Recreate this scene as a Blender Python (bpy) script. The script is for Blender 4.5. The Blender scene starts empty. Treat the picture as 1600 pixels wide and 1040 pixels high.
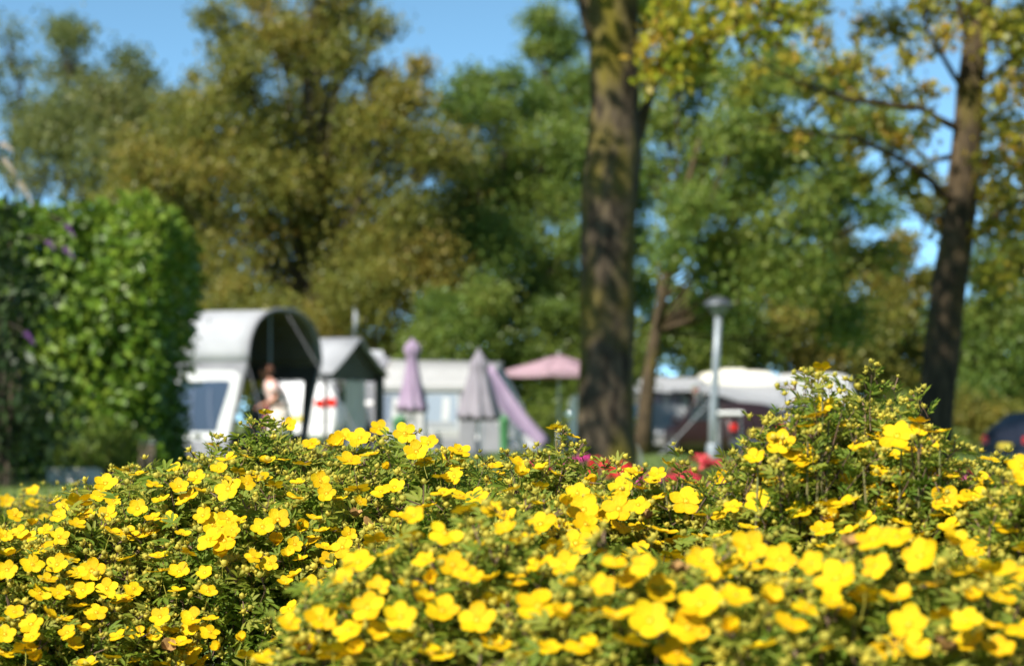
import bpy, math, random
import numpy as np
from mathutils import Vector, Matrix

random.seed(11)
rng = np.random.default_rng(11)
PI = math.pi
S = bpy.context.scene
COL = S.collection

# ------------------------------------------------------------------ camera, sky, sun, exposure
F_PX = 3404.0                                   # 50 mm on a 23.5 mm wide sensor, 1600 px
EYE = Vector((0, 0, 0.60))
TILT = math.atan((660 - 520) / F_PX)
cam = bpy.data.cameras.new("camera")
cam.sensor_width = 23.5
cam.lens = 50.0
cam.clip_start = 0.05
cam.clip_end = 3000
cam.dof.use_dof = True
cam.dof.focus_distance = 2.33
cam.dof.aperture_fstop = 5.4
cam.dof.aperture_blades = 0
camo = bpy.data.objects.new("camera", cam)
camo.location = EYE
camo.rotation_euler = (PI / 2 + TILT, 0, 0)
COL.objects.link(camo)
S.camera = camo

SUN = Vector((-0.45, -0.57, 0.69)).normalized()  # towards the sun
w = bpy.data.worlds.new("World")
S.world = w
w.use_nodes = True
nt = w.node_tree
sky = nt.nodes.new("ShaderNodeTexSky")
sky.sky_type = 'NISHITA'
sky.sun_disc = False
sky.sun_elevation = math.asin(SUN.z)
sky.sun_rotation = math.atan2(SUN.x, SUN.y)
sky.altitude = 9000
sky.air_density = 0.6
sky.dust_density = 0.0
sky.ozone_density = 2.0
bg = nt.nodes["Background"]
bg.inputs['Strength'].default_value = 0.15
hs = nt.nodes.new("ShaderNodeHueSaturation")
hs.inputs['Saturation'].default_value = 0.96
hs.inputs['Hue'].default_value = 0.470
nt.links.new(sky.outputs[0], hs.inputs['Color'])
nt.links.new(hs.outputs[0], bg.inputs['Color'])
sl = bpy.data.lights.new("sun", 'SUN')
sl.energy = 4.1
sl.angle = math.radians(0.53)
sl.color = (1.0, 0.95, 0.87)
so = bpy.data.objects.new("sun", sl)
so.rotation_euler = SUN.to_track_quat('Z', 'Y').to_euler()
so.location = (-10, -10, 20)
COL.objects.link(so)

S.view_settings.view_transform = 'Standard'
S.view_settings.look = 'None'
S.view_settings.gamma = 1.0
S.view_settings.use_curve_mapping = False
S.view_settings.exposure = 1.24
S.render.engine = 'CYCLES'
S.cycles.max_bounces = 6
S.cycles.transparent_max_bounces = 8
S.cycles.sample_clamp_indirect = 6.0

_ct, _st = math.cos(TILT), math.sin(TILT)
def P(px, py, d):
    """the point of the place at depth d (metres along Y) that is seen at photo pixel (px, py)"""
    a, b = (px - 800) / F_PX, (520 - py) / F_PX
    k = d / (_ct - b * _st)
    return Vector((a * k, d, EYE.z + k * (_st + b * _ct)))
def X(px, d):
    return P(px, 660, d).x

# ------------------------------------------------------------------ objects and meshes
def tag(o, label=None, cat=None, group=None, kind=None):
    if label: o['label'] = label
    if cat: o['category'] = cat
    if group: o['group'] = group
    if kind: o['kind'] = kind
    return o
def empty(name, loc=(0, 0, 0), rz=0, label=None, cat=None, group=None):
    o = bpy.data.objects.new(name, None)
    o.location = loc
    o.rotation_euler = (0, 0, rz)
    o.empty_display_size = 0.1
    COL.objects.link(o)
    return tag(o, label, cat, group)
def link(name, me, parent=None, loc=None, rot=None, scale=None):
    o = bpy.data.objects.new(name, me)
    if loc is not None: o.location = loc
    if rot is not None: o.rotation_euler = rot
    if scale is not None: o.scale = (scale,) * 3 if isinstance(scale, (int, float)) else scale
    COL.objects.link(o)
    if parent is not None: o.parent = parent
    return o
def copy_tree(o, parent=None):
    c = o.copy()
    COL.objects.link(c)
    c.parent = parent
    for ch in list(o.children):
        copy_tree(ch, c)
    return c

class MB:
    def __init__(s):
        s.v, s.f, s.m = [], [], []
    def add(s, vs, fs, m=0):
        n = len(s.v)
        s.v += [tuple(p) for p in vs]
        s.f += [tuple(i + n for i in f) for f in fs]
        s.m += [m] * len(fs)
        return s
    def box(s, c, size, m=0, rz=0, bev=0.0):
        x, y, z = [k / 2 for k in size]
        if bev > 0:
            b = min(bev, x * .9, y * .9, z * .9)
            rings = [(x - b, y - b, -z), (x, y, -z + b), (x, y, z - b), (x - b, y - b, z)]
            vs, fs = [], []
            for (a, q, h) in rings:
                e = b * .6
                vs += [(-a + e, -q, h), (a - e, -q, h), (a, -q + e, h), (a, q - e, h), (a - e, q, h), (-a + e, q, h), (-a, q - e, h), (-a, -q + e, h)]
            for r in range(3):
                for k in range(8):
                    fs.append((r * 8 + k, r * 8 + (k + 1) % 8, r * 8 + 8 + (k + 1) % 8, r * 8 + 8 + k))
            fs.append(tuple(reversed(range(8)))); fs.append(tuple(range(24, 32)))
        else:
            vs = [(-x, -y, -z), (x, -y, -z), (x, y, -z), (-x, y, -z), (-x, -y, z), (x, -y, z), (x, y, z), (-x, y, z)]
            fs = [(0, 3, 2, 1), (4, 5, 6, 7), (0, 1, 5, 4), (1, 2, 6, 5), (2, 3, 7, 6), (3, 0, 4, 7)]
        ca, sa = math.cos(rz), math.sin(rz)
        return s.add([(c[0] + p[0] * ca - p[1] * sa, c[1] + p[0] * sa + p[1] * ca, c[2] + p[2]) for p in vs], fs, m)
    def tube(s, pts, rad, n=8, m=0, cap=True):
        pts = [Vector(p) for p in pts]
        if isinstance(rad, (int, float)): rad = [rad] * len(pts)
        vs, fs = [], []
        t0 = (pts[1] - pts[0]).normalized()
        a = t0.orthogonal().normalized()
        for i, p in enumerate(pts):
            t = (pts[min(i + 1, len(pts) - 1)] - pts[max(i - 1, 0)]).normalized()
            a = (a - t * a.dot(t)).normalized()
            b = t.cross(a)
            for k in range(n):
                q = 2 * PI * k / n
                vs.append(p + (a * math.cos(q) + b * math.sin(q)) * rad[i])
        for i in range(len(pts) - 1):
            for k in range(n):
                fs.append((i * n + k, i * n + (k + 1) % n, (i + 1) * n + (k + 1) % n, (i + 1) * n + k))
        if cap:
            fs.append(tuple(reversed(range(n))))
            fs.append(tuple(range((len(pts) - 1) * n, len(pts) * n)))
        return s.add(vs, fs, m)
    def lathe(s, prof, n=16, m=0, c=(0, 0, 0), mod=None, cap=False):
        vs, fs = [], []
        for (r, z) in prof:
            for k in range(n):
                q = 2 * PI * k / n
                rr = r * (mod(q, z) if mod else 1)
                vs.append((c[0] + rr * math.cos(q), c[1] + rr * math.sin(q), c[2] + z))
        for i in range(len(prof) - 1):
            for k in range(n):
                fs.append((i * n + k, i * n + (k + 1) % n, (i + 1) * n + (k + 1) % n, (i + 1) * n + k))
        if cap:
            fs.append(tuple(reversed(range(n))))
            fs.append(tuple(range((len(prof) - 1) * n, len(prof) * n)))
        return s.add(vs, fs, m)
    def sheet(s, rows, m=0, thick=0.0):
        """a quad surface through rows of points; thick > 0 gives it a second side"""
        R, C = len(rows), len(rows[0])
        vs = [Vector(p) for r in rows for p in r]
        fs = [(i * C + j, i * C + j + 1, (i + 1) * C + j + 1, (i + 1) * C + j) for i in range(R - 1) for j in range(C - 1)]
        if thick:
            nor = [Vector((0, 0, 0)) for _ in vs]
            for f in fs:
                q = (vs[f[2]] - vs[f[0]]).cross(vs[f[3]] - vs[f[1]])
                for i in f: nor[i] += q
            N = len(vs)
            vs = vs + [p - n.normalized() * thick for p, n in zip(vs, nor)]
            fs = fs + [tuple(reversed([i + N for i in f])) for f in fs]
            edge = [(0, j) for j in range(C)] + [(i, C - 1) for i in range(1, R)] + [(R - 1, j) for j in range(C - 2, -1, -1)] + [(i, 0) for i in range(R - 2, 0, -1)]
            ids = [i * C + j for i, j in edge]
            for a, b in zip(ids, ids[1:] + ids[:1]):
                fs.append((b, a, a + N, b + N))
        return s.add(vs, fs, m)
    def prism(s, poly, d0, d1, frame, m=0):
        """polygon in the (a, b) plane of frame = (origin, A, B, N), from d0 to d1 along N"""
        o, A, B, N = frame
        n = len(poly)
        vs = [o + A * p[0] + B * p[1] + N * d0 for p in poly] + [o + A * p[0] + B * p[1] + N * d1 for p in poly]
        fs = [tuple(reversed(range(n))), tuple(range(n, 2 * n))] + [(i, (i + 1) % n, n + (i + 1) % n, n + i) for i in range(n)]
        return s.add(vs, fs, m)
    def mesh(s, name, mats, smooth=False):
        me = bpy.data.meshes.new(name)
        me.from_pydata(s.v, [], s.f)
        for k in (mats if isinstance(mats, (list, tuple)) else [mats]): me.materials.append(k)
        me.polygons.foreach_set('material_index', s.m)
        if smooth: me.polygons.foreach_set('use_smooth', [True] * len(s.f))
        me.update()
        return me
    def build(s, name, mats, parent=None, smooth=False, **k):
        return link(name, s.mesh(name, mats, smooth), parent, **k)

def np_mesh(name, V, F, mats, midx=None, rnd=None, smooth=False):
    """mesh from arrays: V (n,3), F (m,k) faces with k corners each; rnd = one value per vertex"""
    me = bpy.data.meshes.new(name)
    F = np.asarray(F, np.int32)
    m, k = F.shape
    me.vertices.add(len(V)); me.loops.add(m * k); me.polygons.add(m)
    me.vertices.foreach_set('co', np.asarray(V, np.float32).ravel())
    me.loops.foreach_set('vertex_index', F.ravel())
    me.polygons.foreach_set('loop_start', np.arange(0, m * k, k, dtype=np.int32))
    me.polygons.foreach_set('loop_total', np.full(m, k, np.int32))
    for q in (mats if isinstance(mats, (list, tuple)) else [mats]): me.materials.append(q)
    if midx is not None: me.polygons.foreach_set('material_index', np.asarray(midx, np.int32))
    if smooth: me.polygons.foreach_set('use_smooth', np.ones(m, bool))
    if rnd is not None:
        at = me.attributes.new('rnd', 'FLOAT', 'POINT')
        at.data.foreach_set('value', np.asarray(rnd, np.float32))
    me.update(calc_edges=True)
    me.validate()
    return me

# ------------------------------------------------------------------ materials
def mat(name, c1, c2=None, rough=0.6, scale=8.0, bump=0.0, metal=0.0, spec=0.4, stretch=(1, 1, 1), detail=4.0, contrast=(0.35, 0.65), bscale=None):
    m = bpy.data.materials.new(name)
    m.use_nodes = True
    n, l = m.node_tree.nodes, m.node_tree.links
    b = n['Principled BSDF']
    b.inputs['Roughness'].default_value = rough
    b.inputs['Metallic'].default_value = metal
    b.inputs['Specular IOR Level'].default_value = spec
    if c2 is None: c2 = tuple(k * 0.86 for k in c1)
    tc = n.new('ShaderNodeTexCoord'); mp = n.new('ShaderNodeMapping')
    mp.inputs['Scale'].default_value = stretch
    l.new(tc.outputs['Object'], mp.inputs['Vector'])
    no = n.new('ShaderNodeTexNoise'); no.inputs['Scale'].default_value = scale; no.inputs['Detail'].default_value = detail
    l.new(mp.outputs[0], no.inputs['Vector'])
    r = n.new('ShaderNodeValToRGB')
    r.color_ramp.elements[0].position, r.color_ramp.elements[1].position = contrast
    r.color_ramp.elements[0].color = (*c1, 1); r.color_ramp.elements[1].color = (*c2, 1)
    l.new(no.outputs['Fac'], r.inputs['Fac']); l.new(r.outputs['Color'], b.inputs['Base Color'])
    if bump:
        bu = n.new('ShaderNodeBump'); bu.inputs['Strength'].default_value = bump; bu.inputs['Distance'].default_value = 0.02
        if bscale:
            n2 = n.new('ShaderNodeTexNoise'); n2.inputs['Scale'].default_value = bscale; n2.inputs['Detail'].default_value = 6
            l.new(mp.outputs[0], n2.inputs['Vector']); l.new(n2.outputs['Fac'], bu.inputs['Height'])
        else:
            l.new(no.outputs['Fac'], bu.inputs['Height'])
        l.new(bu.outputs['Normal'], b.inputs['Normal'])
    return m

def leaf_mat(name, cols, rough=0.45, trans=0.3, spec=0.35, tint=None):
    """leaf colour picked per leaf from the attribute 'rnd'; part of the light comes through"""
    m = bpy.data.materials.new(name)
    m.use_nodes = True
    n, l = m.node_tree.nodes, m.node_tree.links
    b = n['Principled BSDF']
    b.inputs['Roughness'].default_value = rough
    b.inputs['Specular IOR Level'].default_value = spec
    at = n.new('ShaderNodeAttribute'); at.attribute_name = 'rnd'
    r = n.new('ShaderNodeValToRGB')
    e = r.color_ramp.elements
    while len(e) < len(cols): e.new(0.5)
    for i, c in enumerate(cols):
        e[i].position = i / max(1, len(cols) - 1); e[i].color = (*c, 1)
    l.new(at.outputs['Fac'], r.inputs['Fac'])
    l.new(r.outputs['Color'], b.inputs['Base Color'])
    t = n.new('ShaderNodeBsdfTranslucent')
    hsv = n.new('ShaderNodeHueSaturation')
    hsv.inputs['Value'].default_value = 1.25; hsv.inputs['Hue'].default_value = 0.49
    l.new(r.outputs['Color'], hsv.inputs['Color']); l.new(hsv.outputs['Color'], t.inputs['Color'])
    mx = n.new('ShaderNodeMixShader'); mx.inputs[0].default_value = trans
    l.new(b.outputs[0], mx.inputs[1]); l.new(t.outputs[0], mx.inputs[2])
    l.new(mx.outputs[0], n['Material Output'].inputs['Surface'])
    return m

def glass_mat(name, c, rough=0.08):
    m = bpy.data.materials.new(name)
    m.use_nodes = True
    b = m.node_tree.nodes['Principled BSDF']
    b.inputs['Base Color'].default_value = (*c, 1); b.inputs['Roughness'].default_value = rough
    b.inputs['Specular IOR Level'].default_value = 0.6
    return m

def cloth_mat(name, c1, c2=None, trans=0.18, scale=3.0):
    m = mat(name, c1, c2, rough=0.75, scale=scale, bump=0.08, bscale=60, spec=0.2)
    n, l = m.node_tree.nodes, m.node_tree.links
    b = n['Principled BSDF']
    t = n.new('ShaderNodeBsdfTranslucent'); t.inputs['Color'].default_value = (*c1, 1)
    mx = n.new('ShaderNodeMixShader'); mx.inputs[0].default_value = trans
    l.new(b.outputs[0], mx.inputs[1]); l.new(t.outputs[0], mx.inputs[2])
    l.new(mx.outputs[0], n['Material Output'].inputs['Surface'])
    return m

M = {}
# potentilla
M['leaf'] = leaf_mat('potentilla_leaf', [(.069, .144, .014), (.127, .213, .021), (.207, .276, .030), (.333, .345, .052)], rough=.6, trans=.54, spec=.3)
M['bud'] = leaf_mat('potentilla_bud', [(.34, .33, .05), (.48, .42, .06), (.60, .50, .06)], rough=.6, trans=.35, spec=.2)
M['twig'] = mat('potentilla_twig', (.10, .055, .03), (.16, .10, .06), rough=.8, scale=60)
M['stamen'] = mat('flower_centre', (.62, .36, .01), (.75, .48, .02), rough=.7, scale=200)
def petal_mat():
    m = bpy.data.materials.new('yellow_petal'); m.use_nodes = True
    n, l = m.node_tree.nodes, m.node_tree.links
    b = n['Principled BSDF']; b.inputs['Roughness'].default_value = .55; b.inputs['Specular IOR Level'].default_value = .15
    tc = n.new('ShaderNodeTexCoord')
    no = n.new('ShaderNodeTexNoise'); no.inputs['Scale'].default_value = 3.0; no.inputs['Detail'].default_value = 3
    oi = n.new('ShaderNodeObjectInfo')
    l.new(tc.outputs['Object'], no.inputs['Vector'])
    ad = n.new('ShaderNodeMath'); ad.operation = 'ADD'
    l.new(no.outputs['Fac'], ad.inputs[0]); l.new(oi.outputs['Random'], ad.inputs[1])
    dv = n.new('ShaderNodeMath'); dv.operation = 'MULTIPLY'; dv.inputs[1].default_value = .5
    l.new(ad.outputs[0], dv.inputs[0])
    r = n.new('ShaderNodeValToRGB')
    r.color_ramp.elements[0].position = .2; r.color_ramp.elements[1].position = .8
    r.color_ramp.elements[0].color = (.68, .375, .002, 1); r.color_ramp.elements[1].color = (.79, .555, .008, 1)
    l.new(dv.outputs[0], r.inputs['Fac']); l.new(r.outputs['Color'], b.inputs['Base Color'])
    bu = n.new('ShaderNodeBump'); bu.inputs['Strength'].default_value = .25; bu.inputs['Distance'].default_value = .05
    n2 = n.new('ShaderNodeTexNoise'); n2.inputs['Scale'].default_value = 9
    mp = n.new('ShaderNodeMapping'); mp.inputs['Scale'].default_value = (.4, 2.2, 1)
    l.new(tc.outputs['Object'], mp.inputs['Vector']); l.new(mp.outputs[0], n2.inputs['Vector'])
    l.new(n2.outputs['Fac'], bu.inputs['Height']); l.new(bu.outputs['Normal'], b.inputs['Normal'])
    t = n.new('ShaderNodeBsdfTranslucent'); l.new(r.outputs['Color'], t.inputs['Color'])
    mx = n.new('ShaderNodeMixShader'); mx.inputs[0].default_value = .3
    l.new(b.outputs[0], mx.inputs[1]); l.new(t.outputs[0], mx.inputs[2])
    l.new(mx.outputs[0], n['Material Output'].inputs['Surface'])
    return m
M['petal'] = petal_mat()
# trees
M['olive'] = leaf_mat('olive_brown_leaf', [(.102, .126, .022), (.162, .180, .031), (.228, .210, .036), (.324, .228, .041)], trans=.45)
M['green'] = leaf_mat('green_leaf', [(.075, .138, .025), (.119, .188, .033), (.169, .225, .037), (.237, .256, .045)], trans=.45)
M['deep'] = leaf_mat('deep_green_leaf', [(.072, .124, .021), (.117, .169, .026), (.176, .202, .033)], trans=.4)
M['wispy'] = leaf_mat('pale_olive_leaf', [(.090, .126, .036), (.138, .168, .048), (.216, .210, .054)], trans=.45)
M['autumn'] = leaf_mat('autumn_leaf', [(.12, .15, .015), (.22, .23, .02), (.34, .29, .025), (.40, .23, .035)], trans=.4)
M['maple'] = leaf_mat('yellow_green_leaf', [(.110, .165, .013), (.242, .275, .017), (.360, .319, .022), (.360, .242, .033)], trans=.45)
M['laurel'] = leaf_mat('laurel_leaf', [(.054, .115, .009), (.095, .182, .015), (.162, .250, .022), (.216, .284, .030)], rough=.42, trans=.3, spec=.35)
M['darkleaf'] = leaf_mat('dark_shrub_leaf', [(.014, .032, .010), (.024, .05, .014), (.04, .065, .02)], rough=.5, trans=.15)
M['limeleaf'] = leaf_mat('lime_leaf', [(.08, .14, .02), (.13, .19, .03), (.19, .23, .04)], trans=.3)
def bark_mat(name, c1, c2, moss=None, mossamt=.5):
    m = mat(name, c1, c2, rough=.9, scale=14, bump=1.0, stretch=(1, 1, .3), bscale=40, spec=.15, detail=8)
    if moss:
        n, l = m.node_tree.nodes, m.node_tree.links
        b = n['Principled BSDF']
        src = b.inputs['Base Color'].links[0].from_socket
        tc = n.new('ShaderNodeTexCoord'); no = n.new('ShaderNodeTexNoise')
        no.inputs['Scale'].default_value = 2.2; no.inputs['Detail'].default_value = 5
        mp = n.new('ShaderNodeMapping'); mp.inputs['Scale'].default_value = (1.2, 1.2, .6)
        l.new(tc.outputs['Object'], mp.inputs['Vector']); l.new(mp.outputs[0], no.inputs['Vector'])
        r = n.new('ShaderNodeValToRGB'); r.color_ramp.elements[0].position = .62 - .25 * mossamt; r.color_ramp.elements[1].position = .85 - .25 * mossamt
        l.new(no.outputs['Fac'], r.inputs['Fac'])
        mx = n.new('ShaderNodeMix'); mx.data_type = 'RGBA'
        l.new(r.outputs['Color'], mx.inputs['Factor']); l.new(src, mx.inputs['A']); mx.inputs['B'].default_value = (*moss, 1)
        l.new(mx.outputs['Result'], b.inputs['Base Color'])
    return m
M['bark'] = bark_mat('mossy_bark', (.105, .08, .05), (.028, .021, .014), moss=(.14, .115, .012), mossamt=.7)
M['bark_dark'] = bark_mat('dark_bark', (.095, .066, .036), (.034, .026, .016), moss=(.10, .08, .015), mossamt=.4)
M['bark_far'] = mat('far_bark', (.08, .06, .036), (.045, .036, .024), rough=.9)
# camp
M['tent_white'] = cloth_mat('white_tent_cloth', (.40, .41, .425), (.36, .37, .39))
M['tent_thin'] = cloth_mat('thin_white_tent_cloth', (.72, .72, .72), (.68, .68, .68), trans=.5)
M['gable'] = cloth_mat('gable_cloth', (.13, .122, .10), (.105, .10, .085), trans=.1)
M['tent_cream'] = cloth_mat('cream_tent_cloth', (.44, .44, .43), (.40, .40, .39))
M['tent_grey'] = cloth_mat('grey_tent_cloth', (.26, .26, .28), (.22, .22, .24), trans=.08)
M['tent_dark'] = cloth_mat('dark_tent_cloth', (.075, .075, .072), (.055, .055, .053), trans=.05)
M['trim_white'] = mat('white_trim', (.58, .58, .58), (.52, .52, .52), rough=.5)
M['tent_window'] = glass_mat('tent_window_film', (.035, .05, .085), .2)
M['tent_window_pale'] = glass_mat('pale_window_film', (.30, .35, .42), .22)
M['lilac'] = cloth_mat('lilac_cloth', (.36, .28, .38), (.31, .23, .33), trans=.15)
M['lilac_grey'] = cloth_mat('grey_lilac_cloth', (.29, .27, .30), (.235, .215, .245), trans=.12)
M['pink'] = cloth_mat('pink_cloth', (.45, .30, .34), (.41, .27, .31), trans=.25)
M['white'] = mat('white_paint', (.80, .80, .79), (.74, .74, .73), rough=.35, scale=4)
M['dullwhite'] = mat('dull_white_paint', (.46, .46, .46), (.40, .40, .40), rough=.5, scale=4)
M['cream'] = mat('cream_paint', (.76, .73, .62), (.70, .67, .56), rough=.35, scale=4)
M['greymetal'] = mat('grey_metal', (.27, .30, .32), (.23, .26, .28), rough=.45, metal=.3, scale=12)
M['darkmetal'] = mat('dark_metal', (.10, .11, .12), (.07, .08, .09), rough=.5, metal=.4)
M['lampbowl'] = mat('lamp_bowl', (.22, .23, .22), (.16, .17, .17), rough=.3)
M['chrome'] = mat('chrome', (.9, .9, .9), (.85, .85, .85), rough=.06, metal=1.0)
M['bin'] = mat('green_plastic', (.07, .22, .09), (.06, .19, .075), rough=.5)
M['black'] = mat('black_rubber', (.02, .02, .02), (.03, .03, .03), rough=.8)
M['carglass'] = glass_mat('car_glass', (.02, .03, .035), .05)
M['silver'] = mat('silver_paint', (.34, .34, .33), (.30, .30, .29), rough=.5, metal=0.0, scale=3)
M['darkred'] = mat('dark_red_paint', (.022, .008, .008), (.016, .006, .006), rough=.45, spec=.6, scale=3)
M['navy'] = mat('navy_paint', (.010, .013, .024), (.008, .010, .02), rough=.4, spec=.6, scale=3)
M['carwhite'] = mat('white_car_paint', (.80, .80, .80), (.76, .76, .76), rough=.2, scale=3)
M['redlamp'] = mat('red_lamp', (.75, .03, .015), (.6, .02, .01), rough=.2, spec=.6)
M['clearlamp'] = mat('clear_lamp', (.75, .75, .78), (.6, .6, .62), rough=.08, spec=.9)
M['plate'] = mat('number_plate', (.70, .55, .05), (.66, .52, .05), rough=.5)
M['wood'] = mat('grey_wood', (.20, .155, .105), (.14, .11, .08), rough=.85, scale=10, stretch=(1, 1, .1), bump=.3)
M['stone'] = mat('pale_stone', (.62, .58, .50), (.48, .45, .39), rough=.85, scale=12, bump=.4)
M['skin'] = mat('skin', (.46, .21, .14), (.42, .19, .12), rough=.5, scale=20)
M['hair'] = mat('auburn_hair', (.16, .06, .03), (.10, .04, .02), rough=.6, scale=60, stretch=(1, 1, .2))
M['blouse'] = mat('patterned_blouse', (.75, .62, .56), (.62, .28, .24), rough=.8, scale=26, contrast=(.45, .6))
M['apron'] = mat('dusky_red_cloth', (.36, .10, .12), (.30, .08, .10), rough=.85)
M['skirt'] = mat('pale_skirt', (.62, .55, .48), (.55, .47, .40), rough=.85)
M['eye'] = mat('eye', (.03, .02, .02), rough=.2)
M['red'] = mat('red_petal', (.62, .012, .015), (.48, .01, .02), rough=.6, scale=30)
M['rose'] = mat('rose_petal', (.50, .03, .045), (.42, .02, .035), rough=.6, scale=30)
M['magenta'] = mat('magenta_petal', (.45, .03, .18), (.38, .03, .14), rough=.6, scale=30)
M['purple'] = mat('purple_petal', (.18, .06, .24), (.14, .05, .19), rough=.7, scale=30)
M['pale_spike'] = mat('pale_spike', (.62, .52, .42), (.46, .36, .28), rough=.8, scale=20)
M['soil'] = mat('bark_mulch_soil', (.05, .035, .022), (.028, .02, .013), rough=.95, scale=14, bump=.8, bscale=60)
# ------------------------------------------------------------------ ground, path
def sstep(t):
    t = min(1, max(0, t))
    return t * t * (3 - 2 * t)
def gz(x, y):
    return -0.32 * sstep((y - 38) / 14) * sstep((x + 0.5) / 3.5) - 0.22 * sstep((x - 7.5) / 3) * sstep((y - 34) / 10)

gx = [-1500, -500, -200, -110, -80] + list(range(-60, 61, 3)) + [80, 110, 200, 500, 1500]
gy = [-400, -120, -50, -20, -8] + list(range(0, 121, 3)) + [150, 200, 400, 800, 1800]
mb = MB()
mb.sheet([[(x, y, gz(x, y)) for x in gx] for y in gy])
M['lawn'] = mat('lawn', (.09, .14, .025), (.14, .185, .04), rough=.95, scale=1.3, bump=.6, bscale=40, detail=8)
tag(mb.build('ground', M['lawn']), kind='structure')
mb = MB()
mb.sheet([[(x, y + .25 * math.sin(x * .3), .006) for x in range(-40, 41, 2)] for y in (13.6, 14.6, 15.6, 16.6, 17.3)])
M['asphalt'] = mat('asphalt', (.06, .06, .063), (.045, .045, .047), rough=.9, scale=30, bump=.5, bscale=180)
tag(mb.build('path', M['asphalt']), kind='structure')
mb = MB()
mb.sheet([[(x, y + .1 * math.sin(x * 2.1 + y), .012 + .012 * math.sin(x * 5 + y * 7)) for x in [k * .2 for k in range(-18, 19)]] for y in [.3 * k for k in range(-2, 19)]])
tag(mb.build('flower_bed_soil', M['soil']), kind='structure')
# short grass, one mass
def grass():
    n = 46000
    y = 4 + 38 * rng.random(n) ** .8
    x = (rng.random(n) - .5) * y * .62
    ok = ~((y > 13.2) & (y < 17.8)) & ~((np.abs(x) < 3.8) & (y < 6))
    x, y = x[ok], y[ok]; n = len(x)
    z = np.array([gz(a, b) for a, b in zip(x, y)])
    B = np.stack([x, y, z], 1)
    a = rng.random(n) * 2 * PI
    wv = np.stack([np.cos(a), np.sin(a), 0 * a], 1) * (.006 + .004 * rng.random(n))[:, None]
    h = .03 + .045 * rng.random(n)
    tip = B + np.stack([rng.normal(0, .02, n), rng.normal(0, .02, n), h], 1)
    V = np.stack([B - wv, B + wv, tip], 1).reshape(-1, 3)
    F = np.arange(3 * n).reshape(n, 3)
    me = np_mesh('grass', V, F, leaf_mat('grass_blade', [(.06, .11, .02), (.10, .16, .03), (.16, .19, .05)], trans=.3), rnd=np.repeat(rng.random(n), 3))
    tag(link('grass', me), kind='stuff')
grass()

# ------------------------------------------------------------------ leaves and trees
def unit(v):
    return v / np.maximum(np.linalg.norm(v, axis=1, keepdims=True), 1e-9)
def leaf_cloud(C, size, aspect=.5, droop=-.25, normal=None, rbase=None, jitter=.5):
    """one folded four-cornered leaf at each point"""
    n = len(C)
    u = rng.normal(size=(n, 3)); u[:, 2] += droop
    u = unit(u)
    r = rng.normal(size=(n, 3))
    if normal is not None: r = normal + .45 * r
    v = unit(np.cross(r, u))
    nn = np.cross(u, v)
    L = size * (.7 + .6 * rng.random(n))[:, None]
    A = C; D = C + u * L
    mid = C + u * L * .5 + nn * L * .08
    V = np.stack([A, mid + v * L * aspect * .5, D, mid - v * L * aspect * .5], 1).reshape(-1, 3)
    F = np.arange(4 * n).reshape(n, 4)
    rb = rng.random(n) if rbase is None else np.clip(rbase + (rng.random(n) - .5) * jitter, 0, 1)
    return V, F, np.repeat(rb, 4)

def ball(n, p=.45):
    d = unit(rng.normal(size=(n, 3)))
    return d * (rng.random(n) ** p)[:, None]

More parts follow.
